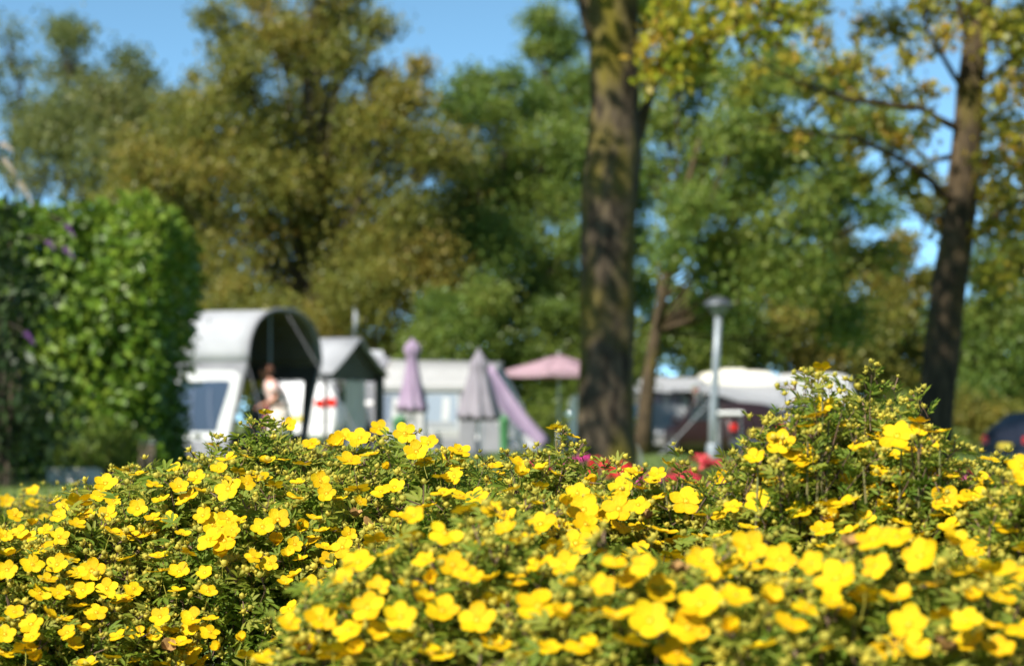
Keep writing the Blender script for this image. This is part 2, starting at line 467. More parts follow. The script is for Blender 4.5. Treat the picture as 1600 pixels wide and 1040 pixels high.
def tree(name, label, cat, px, d, lobes, leaf, tr=.16, leafsize=.15, dens=1.0, depth=None, spread=.32, hmin=.4, bark='bark_far', trunk_top=None, sway=0, group=None, flat=.85, sub=16, world=False):
    """lobes: (px, py, radius in px[, leaf kind]) of the crown's clumps as they stand at the tree's distance"""
    g = gz(X(px, d), d)
    base = Vector((X(px, d), d, g))
    root = empty(name, base, 0, label, cat, group)
    mpp = d / F_PX
    cs = []
    depth = depth if depth is not None else 1.6
    for L in lobes:
        off = random.uniform(-1, 1) * depth
        c = Vector(P(L[0], L[1], d)); c.y += off
        cs.append((c, L[2] * mpp, L[3] if len(L) > 3 else leaf))
    top = max(c.z for c, r, k in cs)
    zt = trunk_top if trunk_top else g + (top - g) * .8
    mx = sum(c.x for c, r, k in cs) / len(cs)
    tp = []
    for i in range(9):
        t = i / 8
        tp.append(Vector((base.x + (mx - base.x) * .45 * t ** 1.5 + sway * math.sin(t * 3), base.y + .1 * math.sin(t * 5), g - .05 + (zt - g) * t)) - base)
    rr = [tr * (1.25 if i == 0 else 1 - .75 * i / 8) for i in range(9)]
    mb = MB(); mb.tube(tp, rr, 9)
    mb.build('trunk', M[bark], root, smooth=True)
    byk = {}
    for c, r, kind in cs:
        hfrac = min(.95, max(hmin, (c.z - g) / (top - g) - .28))
        f = hfrac * 8; i0 = min(7, int(f))
        s = tp[i0].lerp(tp[i0 + 1], f - i0)
        e = c - base
        mb = MB()
        m1 = s.lerp(e, .5) + Vector((0, 0, -.12 * (e - s).length * .5))
        r0 = max(.015, tr * .30 * (1 - hfrac * .5))
        mb.tube([s, s.lerp(m1, .5) , m1, m1.lerp(e, .6), e], [r0, r0 * .8, r0 * .6, r0 * .45, r0 * .28], 5)
        ns = sub
        sc = ball(ns, .5) * r * .85; sc[:, 2] *= flat
        sc += np.array(c)
        for q in sc:
            qv = Vector(q) - base
            mb.tube([m1.lerp(e, .6), m1.lerp(e, .6).lerp(qv, .55) + Vector((0, 0, .04 * r)), qv], [r0 * .35, r0 * .22, r0 * .1], 3, cap=False)
        mb.build('limb', M[bark], root, smooth=True)
        area = (r / mpp) ** 2 * PI * mpp ** 2
        n = int(dens * 5.0 * area / (leafsize ** 2 * .28))
        k = rng.integers(0, ns, n)
        pos = sc[k] + rng.normal(size=(n, 3)) * r * spread * np.array([1, 1, .8])
        tone = (rng.random(ns) * .7 + .15)[k] * .6 + random.random() * .4
        byk.setdefault(kind, []).append((pos - np.array(base), tone))
    for kind, lst in byk.items():
        C = np.concatenate([a for a, b in lst]); tn = np.concatenate([b for a, b in lst])
        V, Fq, rv = leaf_cloud(C, leafsize, .55, rbase=tn, jitter=.45)
        tag(link('crown', np_mesh('crown', V, Fq, M[kind], rnd=rv), root), kind='stuff')
    return root

tree('poplar_tree', 'thin wispy pale tree at the far left edge above the hedge', 'tree', 28, 78,
     [(15, 50, 28), (30, 100, 30), (10, 150, 34), (38, 200, 34), (15, 250, 40), (-30, 120, 40), (-35, 220, 45)], 'wispy', .13, .16, .42, sub=24, spread=.42)
tree('slender_tree', 'slender olive tree with a narrow top, second from the left above the hedge', 'tree', 105, 74,
     [(95, 45, 34), (125, 70, 36), (85, 100, 40), (130, 130, 42), (95, 165, 46), (150, 185, 40), (75, 225, 42), (120, 250, 44), (60, 190, 40), (110, 205, 50), (140, 290, 44), (60, 280, 40)], 'wispy', .15, .16, .62, sub=24, spread=.40)
tree('slender_tree', 'slender olive tree with a notched round head, right of the narrow topped one', 'tree', 200, 72,
     [(190, 85, 32), (212, 120, 36), (185, 160, 42), (225, 180, 42), (200, 230, 50), (170, 265, 45), (240, 240, 40), (150, 140, 36), (215, 160, 44), (180, 210, 50), (220, 270, 50), (190, 300, 46)], 'wispy', .14, .16, .62, sub=24, spread=.40)
tree('slender_tree', 'short pointed olive tree in the dip left of the big brownish oak', 'tree', 285, 70,
     [(292, 110, 18), (288, 145, 26), (280, 185, 40), (305, 220, 46), (262, 240, 50), (290, 285, 60), (240, 320, 60), (200, 330, 50)], 'olive', .15, .17, .8)
tree('oak_tree', 'large brownish olive oak with a broken top behind the tents', 'tree', 485, 62,
     [(345, 40, 34), (375, 75, 40), (420, 22, 44), (400, -20, 40), (530, 35, 52), (580, 20, 40), (500, -10, 40), (555, -25, 40), (470, 85, 48), (360, 130, 38),
      (395, 120, 50), (455, 140, 50), (540, 95, 48), (420, 190, 62), (510, 180, 62), (330, 205, 50), (580, 200, 52), (640, 170, 40), (665, 125, 26),
      (640, 240, 60), (380, 265, 70), (470, 270, 74), (560, 280, 70), (300, 290, 62), (310, 350, 70), (400, 350, 74), (490, 360, 76), (580, 360, 72), (650, 330, 60),
      (340, 430, 74), (430, 440, 74), (520, 445, 74), (610, 440, 74), (670, 420, 56), (250, 350, 60), (270, 430, 66), (240, 270, 56), (220, 330, 60), (210, 400, 60), (340, 160, 40), (600, 130, 36), (620, 200, 50), (690, 250, 56), (700, 330, 60), (450, 70, 50), (500, 60, 50), (440, 290, 70), (520, 220, 66), (370, 210, 56), (590, 400, 70), (680, 480, 60), (300, 500, 60)], 'olive', .30, .15, .8, depth=2.6, spread=.36)
tree('ash_tree', 'broad fresh green tree in the middle, left of the big mossy trunk', 'tree', 775, 64,
     [(735, 130, 34), (790, 120, 36), (720, 180, 46), (775, 175, 54), (830, 150, 50), (720, 250, 56), (790, 250, 62), (850, 230, 56), (740, 320, 66), (820, 320, 66), (885, 310, 52),
      (700, 385, 60), (770, 400, 70), (850, 410, 66), (720, 465, 60), (800, 480, 66), (875, 480, 56), (895, 380, 50), (900, 430, 46), (890, 250, 46), (760, 360, 50), (840, 280, 46)], 'green', .22, .14, .95, depth=2.2)
tree('ash_tree', 'tall blue green tree rising behind the big mossy trunk to the top edge', 'tree', 952, 68,
     [(845, 20, 36), (880, 60, 46), (840, 75, 28), (860, 130, 40), (905, 140, 50), (890, 215, 54), (930, 260, 50), (900, -40, 60), (960, -30, 60), (1010, 20, 56), (1040, -40, 50), (985, 110, 50), (985, 200, 50), (995, 290, 50), (1000, 370, 46), (985, 450, 44), (1010, 520, 44), (985, 590, 40)], 'green', .22, .14, .95, depth=1.8)
tree('green_tree', 'forked green tree behind the lamp post right of the big mossy trunk', 'tree', 1003, 43,
     [(1050, 170, 62), (1035, 250, 44), (1110, 230, 66), (1175, 150, 64), (1160, 300, 66), (1070, 330, 56), (1040, 400, 42), (1120, 400, 64), (1210, 260, 56), (1230, 340, 62),
      (1190, 430, 64), (1270, 230, 52), (1290, 330, 54), (1280, 430, 60), (1340, 190, 50), (1330, 290, 44), (1370, 330, 40), (1340, 500, 50), (1100, 480, 56), (1150, 210, 60), (1090, 290, 50), (1180, 380, 60), (1240, 420, 56), (1140, 460, 56), (1380, 400, 36), (1200, 200, 60), (1300, 280, 50), (1060, 100, 40), (1110, 100, 50), (1240, 90, 56), (1320, 110, 50), (1390, 200, 40)], 'green', .17, .13, .8, depth=1.6, spread=.34, bark='bark_dark')
for args in [(1120, 66, [(1080, 520, 56), (1140, 500, 56), (1190, 540, 56), (1110, 560, 50)], 'deep', 'low dark green tree behind the cream caravan roof'),
             (1260, 68, [(1230, 500, 58), (1290, 480, 58), (1330, 540, 60), (1260, 560, 56), (1300, 440, 40)], 'olive', 'low olive tree in the right background left of the leaning trunk'),
             (1400, 70, [(1370, 500, 52), (1420, 540, 60), (1385, 590, 60), (1440, 600, 60), (1400, 450, 34), (1350, 600, 50), (1365, 425, 44), (1410, 385, 34), (1450, 440, 36), (1440, 330, 26), (1330, 400, 40), (1300, 370, 36), (1390, 470, 40), (1430, 490, 36)], 'olive', 'low brownish tree directly behind the leaning trunk'),
             (1560, 64, [(1510, 520, 62), (1570, 480, 62), (1610, 540, 66), (1540, 590, 66), (1600, 620, 60), (1500, 620, 50), (1590, 400, 50), (1640, 440, 60), (1530, 430, 40)], 'green', 'green tree at the right edge behind the dark blue car')]:
    tree('low_tree', args[4], 'tree', args[0], args[1], args[2], args[3], .16, .16, 1.1, depth=1.5)

def bush(name, label, px, d, lobes, leaf, leafsize=.13, dens=1.3, group=None, bark='bark_far', depth=.8):
    return tree(name, label, 'bush', px, d, lobes, leaf, .07, leafsize, dens, depth=depth, bark=bark, group=group)
bush('bush', 'dark bush behind the domed white tent', 400, 58, [(340, 510, 50), (420, 490, 56), (380, 560, 66), (470, 590, 60), (300, 590, 70), (360, 460, 40), (460, 530, 50)], 'olive', dens=1.0, depth=1.4)
bush('bush', 'olive bush behind the tent with the white pennant', 560, 59, [(500, 500, 50), (570, 480, 52), (620, 530, 50), (560, 570, 66), (640, 590, 60), (530, 450, 40), (600, 440, 36)], 'olive', dens=1.0, depth=1.4)
bush('bush', 'dark green bush behind the closed lilac parasols', 720, 58, [(680, 540, 56), (740, 510, 50), (790, 560, 50), (700, 600, 66), (780, 620, 66), (760, 470, 40), (690, 480, 40)], 'green', dens=1.0, depth=1.4)
bush('bush', 'dark green hedge bush under the open pink parasol', 880, 58, [(840, 560, 50), (900, 530, 56), (860, 620, 50), (910, 610, 60), (960, 560, 60), (840, 660, 40), (880, 670, 40), (930, 660, 50), (870, 490, 40), (940, 480, 44)], 'deep', dens=1.1, depth=1.2)
bush('bush', 'reddish brown bush at the right behind the dark blue car', 1500, 58, [(1490, 650, 36), (1520, 640, 36), (1540, 665, 36), (1470, 670, 30), (1510, 690, 36), (1560, 650, 36)], 'olive', depth=.5)
bush('bush', 'low green bush at the foot of the leaning trunk', 1400, 57, [(1370, 660, 40), (1420, 650, 40), (1440, 680, 36), (1480, 700, 30), (1390, 690, 36)], 'green', depth=.5)

# far wood closing the horizon: one mass
def wood():
    n = 42000
    x = (rng.random(n) - .5) * 120
    top = 7.0 + 1.4 * np.sin(x * .21) + .9 * np.sin(x * .57 + 1) + .6 * np.sin(x * 1.3)
    z = rng.random(n) ** .75 * top - .3
    y = 100 + rng.normal(0, 2.2, n) + 1.5 * np.sin(x * .9 + z)
    V, Fq, rv = leaf_cloud(np.stack([x, y, z], 1), .42, .6, rbase=.4 + .35 * np.sin(x * .8) * np.sin(z * 1.1 + x * .3))
    tag(link('far_woods', np_mesh('far_woods', V, Fq, M['deep'], rnd=rv)), kind='stuff')
wood()

# ------------------------------------------------------------------ the two near trees
from mathutils import noise as mnoise
def near_trunk(path, name_rough, bark, parent, base, knots=(), n=30, rings=90, amp=.075, f=5.0):
    """path: (px, py, halfwidth px, d); bark relief, swellings and scars are in the mesh"""
    pts = [(P(p[0], p[1], p[3]) - base, p[2] * p[3] / F_PX) for p in path]
    vs, fs = [], []
    for i in range(rings):
        t = i / (rings - 1) * (len(pts) - 1); k = min(len(pts) - 2, int(t)); u = t - k; u2 = u * u * (3 - 2 * u) * .5 + u * .5
        c = pts[k][0].lerp(pts[k + 1][0], u2); r = pts[k][1] * (1 - u2) + pts[k + 1][1] * u2
        for q in range(n):
            a = 2 * PI * q / n
            dirv = Vector((math.cos(a), math.sin(a), 0))
            rr = r * (1 + amp * 1.6 * mnoise.noise(Vector((math.cos(a) * 1.3, math.sin(a) * 1.3, c.z * 1.1))) + amp * mnoise.noise(Vector((math.cos(a) * f, math.sin(a) * f, c.z * 1.6)))
                      + amp * .5 * mnoise.noise(Vector((math.cos(a) * f * 2.4, math.sin(a) * f * 2.4, c.z * 5))))
            for (kz, ka, kw, kh, kamp) in knots:
                da = (a - ka + PI) % (2 * PI) - PI
                rr += r * kamp * math.exp(-((c.z - kz) / kh) ** 2 - (da / kw) ** 2)
            vs.append(c + dirv * rr)
    for i in range(rings - 1):
        for q in range(n):
            fs.append((i * n + q, i * n + (q + 1) % n, (i + 1) * n + (q + 1) % n, (i + 1) * n + q))
    mb = MB(); mb.add(vs, fs)
    return mb.build(name_rough, M[bark], parent, smooth=True)

def leaf_lobes(root, base, lobes, kind, size, dens, sub=8, name='crown', sigma=.23):
    allp, tn = [], []
    mb = MB()
    for (c, r) in lobes:
        sc = ball(sub, .5) * r * .8 + np.array(c)
        for q in sc:
            mb.tube([Vector(c) - base, (Vector(c).lerp(Vector(q), .5) + Vector((0, 0, .03 * r))) - base, Vector(q) - base], [.012, .008, .004], 3, cap=False)
        n = int(dens * 3.2 * PI * r * r / (size * size * .3))
        k = rng.integers(0, sub, n)
        allp.append(sc[k] + rng.normal(size=(n, 3)) * r * sigma)
        tn.append((rng.random(sub))[k] * .6 + random.random() * .4)
    C = np.concatenate(allp) - np.array(base)
    V, Fq, rv = leaf_cloud(C, size, .7, rbase=np.concatenate(tn), jitter=.6)
    mb.build('twigs', M['bark_dark'], root, smooth=True)['kind'] = 'stuff'
    return tag(link(name, np_mesh(name, V, Fq, M[kind], rnd=rv), root), kind='stuff')

DT = 18.0
b0 = P(950, 773, DT); b0.z = 0
big = empty('maple_tree', b0, 0, 'big mossy tree trunk standing just right of the centre', 'tree')
near_trunk([(951, 780, 62, DT), (950, 740, 52, DT), (949, 690, 46.5, DT), (948, 600, 43, DT), (948, 500, 42, DT), (950, 400, 42, DT), (953, 300, 43.5, DT), (957, 240, 44, DT), (961, 160, 38, DT),
            (958, 80, 37, DT), (955, 0, 39, DT), (955, -90, 40, DT), (958, -250, 37, DT), (965, -480, 30, DT), (970, -700, 22, DT)], 'trunk', 'bark', big, b0,
           knots=[(2.83, -PI / 2 + .2, 1.3, .09, .10), (2.06, -PI / 2 + .5, .9, .07, .10), (2.55, -PI / 2 - .3, 2.2, .2, .05), (1.2, -PI / 2 - .7, .6, .12, .07), (2.15, -PI / 2 + .9, .35, .35, .07)])
def limb(root, base, pts, r0, r1, bark='bark_dark', n=8, name='limb'):
    V_ = [P(*p) - base for p in pts]
    fine = []
    for i in range(len(V_) - 1):
        for t in (0, .33, .66): fine.append(V_[i].lerp(V_[i + 1], t) + Vector((random.uniform(-1, 1), random.uniform(-1, 1), random.uniform(-1, 1))) * .012)
    fine.append(V_[-1])
    rad = [r0 + (r1 - r0) * i / (len(fine) - 1) for i in range(len(fine))]
    mb = MB(); mb.tube(fine, rad, n)
    return mb.build(name, M[bark], root, smooth=True)
limb(big, b0, [(940, 60, DT), (922, 0, 18.1), (900, -100, 18.2), (860, -300, 18.4), (800, -520, 18.6)], .13, .05)
limb(big, b0, [(975, 280, DT + .1), (1004, 190, DT + .5), (1024, 120, DT + .8), (1060, 40, DT + 1.1), (1110, -60, DT + 1.4)], .06, .02)
limb(big, b0, [(965, -200, DT), (1040, -120, 17.6), (1120, -40, 17.3), (1200, 20, 17.2), (1250, 60, 17.1)], .06, .012, n=6)
limb(big, b0, [(965, -350, DT), (1060, -420, 17.6), (1180, -470, 17.3), (1300, -480, 17.2)], .07, .02, n=6)
lob = [(P(x, y, dd), r * 18 / F_PX) for (x, y, r, dd) in
       [(1022, 62, 34, 17.6), (1018, 105, 26, 17.5), (1060, 48, 40, 17.3), (1062, 96, 34, 17.4), (1105, 42, 44, 17.2), (1100, 92, 30, 17.6), (1150, 30, 44, 17.1), (1190, 52, 30, 17.4), (1205, 15, 40, 17.2),
        (1050, 5, 30, 17.8), (1130, -10, 50, 17.4), (1240, 30, 26, 17.0), (1010, 130, 18, 17.5), (1050, 135, 18, 17.3)]]
leaf_lobes(big, b0, lob, 'maple', .085, .65, sub=14, sigma=.34)
lob = [(b0 + Vector((random.uniform(-5.5, 3.2), random.uniform(-5.0, 2.4), random.uniform(5.6, 9.0))), random.uniform(.8, 1.3)) for _ in range(52)]  # crown out of view, spread sunward to shade the trunk
_q = Vector((1.7, 17.3, 3.9))      # gap cleared in the crown so that the sun reaches the low maple branch
lob = [(c, r) for c, r in lob if ((c - _q) - SUN * (c - _q).dot(SUN)).length > r * .75 + .75]
leaf_lobes(big, b0, lob, 'maple', .14, .5, name='upper_crown')

DR = 25.0
b1 = P(1462, 741, DR); b1.z = 0
lean = empty('autumn_tree', b1, 0, 'slightly leaning dark trunk with sparse orange leaves at the right', 'tree')
near_trunk([(1452, 745, 40, DR), (1458, 690, 32, DR), (1465, 600, 28, DR), (1474, 520, 28, DR), (1486, 430, 28, DR), (1500, 330, 25, DR), (1509, 230, 23, DR), (1515, 140, 22, DR), (1526, 60, 20, DR), (1538, -20, 18, DR), (1550, -180, 14, DR), (1555, -380, 8, DR)],
           'trunk', 'bark_dark', lean, b1, n=22, rings=50, knots=[(1.9, -PI / 2 + .4, .6, .15, .12), (1.1, -PI / 2 + .9, .5, .3, .09)])
for pts, r0, r1 in [
    ([(1500, 330, DR), (1430, 260, 24.6), (1340, 215, 24.3), (1260, 208, 24.0), (1180, 200, 23.9)], .045, .010),
    ([(1512, 210, DR), (1440, 170, 24.7), (1330, 155, 24.4), (1240, 125, 24.0), (1160, 82, 23.8)], .05, .012),
    ([(1514, 160, DR), (1480, 100, 24.6), (1450, 50, 24.3), (1440, -20, 24.0)], .04, .012),
    ([(1502, 300, DR), (1560, 240, 24.7), (1620, 200, 24.4)], .045, .02),
    ([(1492, 400, DR), (1550, 340, 24.7), (1620, 300, 24.4)], .05, .02),
    ([(1515, 150, DR), (1570, 100, 24.7), (1630, 60, 24.4)], .045, .02),
    ([(1520, 90, DR), (1500, 20, 24.8), (1480, -60, 24.6)], .04, .015),
    ([(1508, 240, DR), (1450, 250, 25.4), (1390, 200, 25.8), (1330, 90, 26.2)], .04, .008),
    ([(1511, 215, DR), (1560, 180, 25.6), (1600, 140, 26)], .035, .01),
    ([(1498, 350, DR), (1430, 330, 25.5), (1380, 320, 25.9)], .03, .006)]:
    limb(lean, b1, pts, r0, r1, n=6)
L1 = [(1395, 45, 34), (1450, 20, 36), (1420, 90, 22), (1480, 60, 26), (1330, 150, 20), (1375, 118, 16), (1370, 190, 18), (1300, 175, 22), (1260, 130, 18), (1250, 215, 18), (1210, 190, 16), (1330, 230, 22),
      (1400, 230, 24), (1440, 200, 20), (1470, 300, 24), (1420, 300, 20), (1180, 110, 16), (1160, 140, 18), (1280, 60, 24), (1230, 90, 18), (1345, 40, 24),
      (1560, 40, 34), (1585, 120, 36), (1575, 200, 34), (1600, 260, 44), (1560, 300, 34), (1590, 350, 44), (1545, 250, 24), (1550, 150, 22), (1620, 80, 44), (1540, 360, 26), (1600, 20, 36), (1510, 20, 26), (1640, 200, 50), (1300, 110, 24), (1270, 10, 30), (1340, 95, 24), (1400, 150, 24), (1450, 140, 22), (1440, 270, 26), (1390, 270, 24), (1350, 280, 20), (1470, 350, 24), (1530, 300, 26), (1530, 200, 26), (1590, 60, 36), (1540, 430, 26), (1590, 420, 40), (1620, 320, 50)]
leaf_lobes(lean, b1, [(P(x, y, DR + random.uniform(-1, .9)), r * 1.15 * DR / F_PX) for x, y, r in L1], 'autumn', .085, .75, sub=14, sigma=.36)
lob = [(b1 + Vector((random.uniform(-1.8, 1.8), random.uniform(-1.6, 1.6), random.uniform(6.0, 8.4))), random.uniform(.5, .8)) for _ in range(12)]
leaf_lobes(lean, b1, lob, 'autumn', .12, .4, name='upper_crown')

# tree outside the frame on the left; its shade lies on the hedge's left end and on the path
tree('shade_tree', 'leafy tree left of the hedge, outside the photograph', 'tree', -720, 20.0,
     [(-710, -200, 230), (-610, 30, 220), (-810, 0, 230), (-560, 150, 190), (-670, 260, 220), (-790, 220, 220), (-550, 330, 160), (-630, 420, 160)], 'green', .2, .2, 1.0, depth=1.0, bark='bark_dark')

# ------------------------------------------------------------------ laurel hedge and what stands at its foot
def hedge():
    x0, x1, y0, y1, zt = -6.6, -3.72, 22.7, 25.6, 2.93
    o = Vector(((x0 + x1) / 2, (y0 + y1) / 2, 0))
    root = empty('laurel_hedge', o, 0, 'tall clipped glossy green laurel hedge beside the tents', 'hedge')
    hw, hd = (x1 - x0) / 2, (y1 - y0) / 2
    pts, nor = [], []
    def put(n, fx):
        for _ in range(n):
            p, q = fx(); pts.append(p); nor.append(q)
    R = random.uniform
    put(9500, lambda: ((R(-hw, hw), -hd, R(.12, zt)), (0, -1, .25)))
    put(7000, lambda: ((hw, R(-hd, hd), R(.12, zt)), (1, 0, .25)))
    put(5200, lambda: ((R(-hw, hw), R(-hd, hd), zt), (0, 0, 1)))
    put(1500, lambda: ((R(-hw, hw), hd, R(.2, zt)), (0, 1, .2)))
    pts, nor = np.array(pts), np.array(nor, float)
    # soft bulges, rounded top corners, loose depth
    bul = .16 * np.sin(pts[:, 0] * 2.3 + 1) * np.sin(pts[:, 2] * 1.9) + .10 * np.sin(pts[:, 0] * 5.1 + pts[:, 1] * 4.3) * np.sin(pts[:, 2] * 4.7 + 2)
    dep = -np.abs(rng.normal(0, .16, len(pts)))
    pts = pts + nor * (bul + dep)[:, None]
    tz = np.clip((pts[:, 2] - (zt - .55)) / .55, 0, 1)
    for ax, h in ((0, hw), (1, hd)):
        lim = h - .24 * tz ** 2
        pts[:, ax] = np.where(pts[:, ax] > lim, lim + (pts[:, ax] - lim) * .25, pts[:, ax])
        pts[:, ax] = np.where(pts[:, ax] < -lim, -lim + (pts[:, ax] + lim) * .25, pts[:, ax])
    V, Fq, rv = leaf_cloud(pts, .125, .46, droop=.15, normal=nor, rbase=.45 + bul * 1.4, jitter=.8)
    tag(link('foliage', np_mesh('foliage', V, Fq, M['laurel'], rnd=rv), root), kind='stuff')
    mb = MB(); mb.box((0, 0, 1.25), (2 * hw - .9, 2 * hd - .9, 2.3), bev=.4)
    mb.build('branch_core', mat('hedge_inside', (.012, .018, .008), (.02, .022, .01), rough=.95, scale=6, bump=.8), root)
    for k in range(5):
        mb = MB(); xx = -hw + .3 + k * .6
        mb.tube([(xx, -hd + .5, -.02), (xx + .05, -hd + .48, .5), (xx - .04, -hd + .52, 1.2)], [.05, .04, .03], 6)
        mb.build('trunk', M['bark_far'], root)
    lm = []
    LM = leaf_mat('laurel_blade', [(.045, .095, .008), (.08, .15, .012), (.12, .20, .018), (.15, .22, .024)], rough=.45, trans=.2, spec=.3)
    for k in range(5):
        mb = MB()
        vs, fs = [], []
        for i, (t, wd) in enumerate([(0, .05), (.25, .8), (.55, 1), (.8, .7), (1, .06)]):
            for s in (-1, 0, 1): vs.append((t * .15, s * wd * .034, -.03 * t * t + (.012 if s == 0 else .018) * wd))
        for i in range(4):
            for j in range(2): fs.append((i * 3 + j, i * 3 + j + 1, i * 3 + j + 4, i * 3 + j + 3))
        mb.add(vs, fs); me = mb.mesh('leaf', LM, True)
        at = me.attributes.new('rnd', 'FLOAT', 'POINT'); at.data.foreach_set('value', [.2 + .18 * k] * len(vs))
        lm.append(me)
    for k in range(280):
        if k < 200: p = Vector((R(-hw + .05, hw - .2), -hd - .10, R(.25, zt - .25))); n = Vector((R(-.5, .5), -1, R(.1, .8)))
        else: p = Vector((hw + .08, R(-hd, hd), R(.25, zt - .3))); n = Vector((1, R(-.5, .5), R(.1, .8)))
        p += n.normalized() * (.16 * math.sin(p.x * 2.3 + 1) * math.sin(p.z * 1.9) + R(-.02, .03))
        rot = n.to_track_quat('Z', 'Y').to_matrix().to_4x4() @ Matrix.Rotation(R(0, 2 * PI), 4, 'Z')
        ob = link('leaf', lm[k % 5], root)
        ob.matrix_local = Matrix.Translation(p) @ rot @ Matrix.Scale(R(.65, .95), 4)
hedge()

def leaf_shrub(name, label, cat, base, blobs, kind, size, dens, stems=6):
    root = empty(name, base, 0, label, cat)
    allp = []
    for (c, r) in blobs:
        n = int(dens * 3 * PI * r * r / (size * size * .3))
        allp.append(ball(n, .4) * r + np.array(c))
    V, Fq, rv = leaf_cloud(np.concatenate(allp), size, .4, normal=np.array([0, 0, 1.0]), droop=-.3)
    tag(link('foliage', np_mesh('foliage', V, Fq, M[kind], rnd=rv), root), kind='stuff')
    for k in range(stems):
        c, r = blobs[k % len(blobs)]
        mb = MB(); mb.tube([(.1 * math.cos(k), .1 * math.sin(k), -.03), Vector(c) * .5 + Vector((.05, 0, 0)), Vector(c)], [.02, .015, .008], 5)
        mb.build('stem', M['bark_far'], root)
    return root
bb = Vector((X(10, 20.2), 20.2, 0))
bud = leaf_shrub('butterfly_bush', 'dark butterfly bush with purple spikes in front of the hedge', 'bush', bb,
                 [((-.1, 0, .5), .42), ((.1, .1, .95), .42), ((-.2, .1, 1.4), .42), ((.12, 0, 1.8), .36), ((-.15, 0, 2.2), .3), ((.0, .05, 2.5), .2), ((.38, .05, .5), .36), ((-.5, 0, .8), .5)], 'darkleaf', .13, .8)
def spike(px, py, ln, tilt, key, name='flower_spike'):
    p = P(px, py, 19.75) - bb
    mb = MB()
    d = Vector((math.sin(tilt), -.15, math.cos(tilt))); d.normalize()
    mb.tube([p - d * .25 + Vector((-.05, .3, -.06)), p - d * .05, p], [.008, .006, .004], 4)
    a = d.orthogonal().normalized(); b = d.cross(a)
    for k in range(70):
        t = k / 70; q = k * 2.4
        r = .022 * (1 - .75 * t)
        sag = Vector((0, 0, -.25 * ln * t * t))
        c = p + d * ln * t + sag + (a * math.cos(q) + b * math.sin(q)) * r
        e = .009 * (1 - .4 * t)
        mb.add([c + Vector((e, 0, 0)), c + Vector((0, e, 0)), c + Vector((-e, 0, 0)), c + Vector((0, -e, 0)), c + Vector((0, 0, e)), c + Vector((0, 0, -e))],
               [(0, 1, 4), (1, 2, 4), (2, 3, 4), (3, 0, 4), (1, 0, 5), (2, 1, 5), (3, 2, 5), (0, 3, 5)], 1)
    mb.build(name, [M['bark_far'], M[key]], bud)
spike(2, 225, .12, 1.9, 'pale_spike', 'faded_spike'); spike(6, 250, .16, 2.3, 'pale_spike', 'faded_spike'); spike(30, 285, .22, 2.45, 'pale_spike', 'faded_spike')
for (a, b, l, t) in [(104, 352, .12, 2.4), (100, 388, .12, 2.2), (74, 378, .09, 2.2), (40, 520, .12, 2.3)]:
    spike(a, b, l, t, 'purple')
lb = Vector((X(155, 21.7), 21.7, 0))
leaf_shrub('low_shrub', 'low lime green shrub at the foot of the hedge', 'bush', lb, [((-.2, 0, .33), .26), ((.08, .05, .42), .27), ((.3, .05, .36), .24), ((.12, -.1, .28), .22)], 'limeleaf', .06, 1.0)
st = Vector((X(118, 21.0), 21.0, 0))
tr = empty('stone_trough', st, 0, 'pale stone trough under the lime green shrub', 'planter')
mb = MB(); mb.box((0, 0, .075), (.48, .26, .15), bev=.02); mb.build('body', M['stone'], tr)
mb = MB(); mb.box((0, 0, .158), (.42, .20, .02)); mb.build('soil', M['soil'], tr)
mb = MB(); mb.box((-.0, 0, .155), (.52, .03, .025), bev=.008); mb.build('rim', M['stone'], tr, loc=(0, -.135, 0))
st2 = Vector((X(140, 20.85), 20.85, 0))
mb = MB(); mb.lathe([(.0, 0), (.10, 0), (.115, .05), (.10, .11), (.05, .145), (0, .15)], 9, mod=lambda q, z: 1 + .18 * math.sin(q * 2 + z * 9) + .1 * math.sin(q * 3 + 1))
tag(mb.build('garden_stone', M['stone'], loc=st2), 'rough pale stone lying at the right end of the stone trough', 'stone')
bo = Vector((X(230, 22.3), 22.3, 0))
r_ = empty('bollard', bo, .25, 'short square brown post at the right corner of the hedge', 'bollard')
mb = MB(); mb.box((0, 0, .185), (.15, .15, .39), bev=.012); mb.build('post', M['wood'], r_)
mb = MB(); mb.box((0, 0, .392), (.165, .165, .024), bev=.008); mb.build('cap', M['greymetal'], r_)
# ------------------------------------------------------------------ the camp: tents, parasols, cars
U = Vector((0.9, -0.436, 0)); V_ = Vector((0.436, 0.9, 0)); Z = Vector((0, 0, 1))
def arch_pts(wd, ze, zt, n=18, inset=0.0):
    out = []
    for i in range(n + 1):
        a = PI * i / n
        c, s = math.cos(a), math.sin(a)
        h = wd / 2 - inset
        out.append((wd / 2 - h * math.copysign(abs(c) ** .85, c), ze + (zt - inset - ze) * s ** .85))
    return out
def T(o, u, v, z): return o + U * u + V_ * v + Z * z

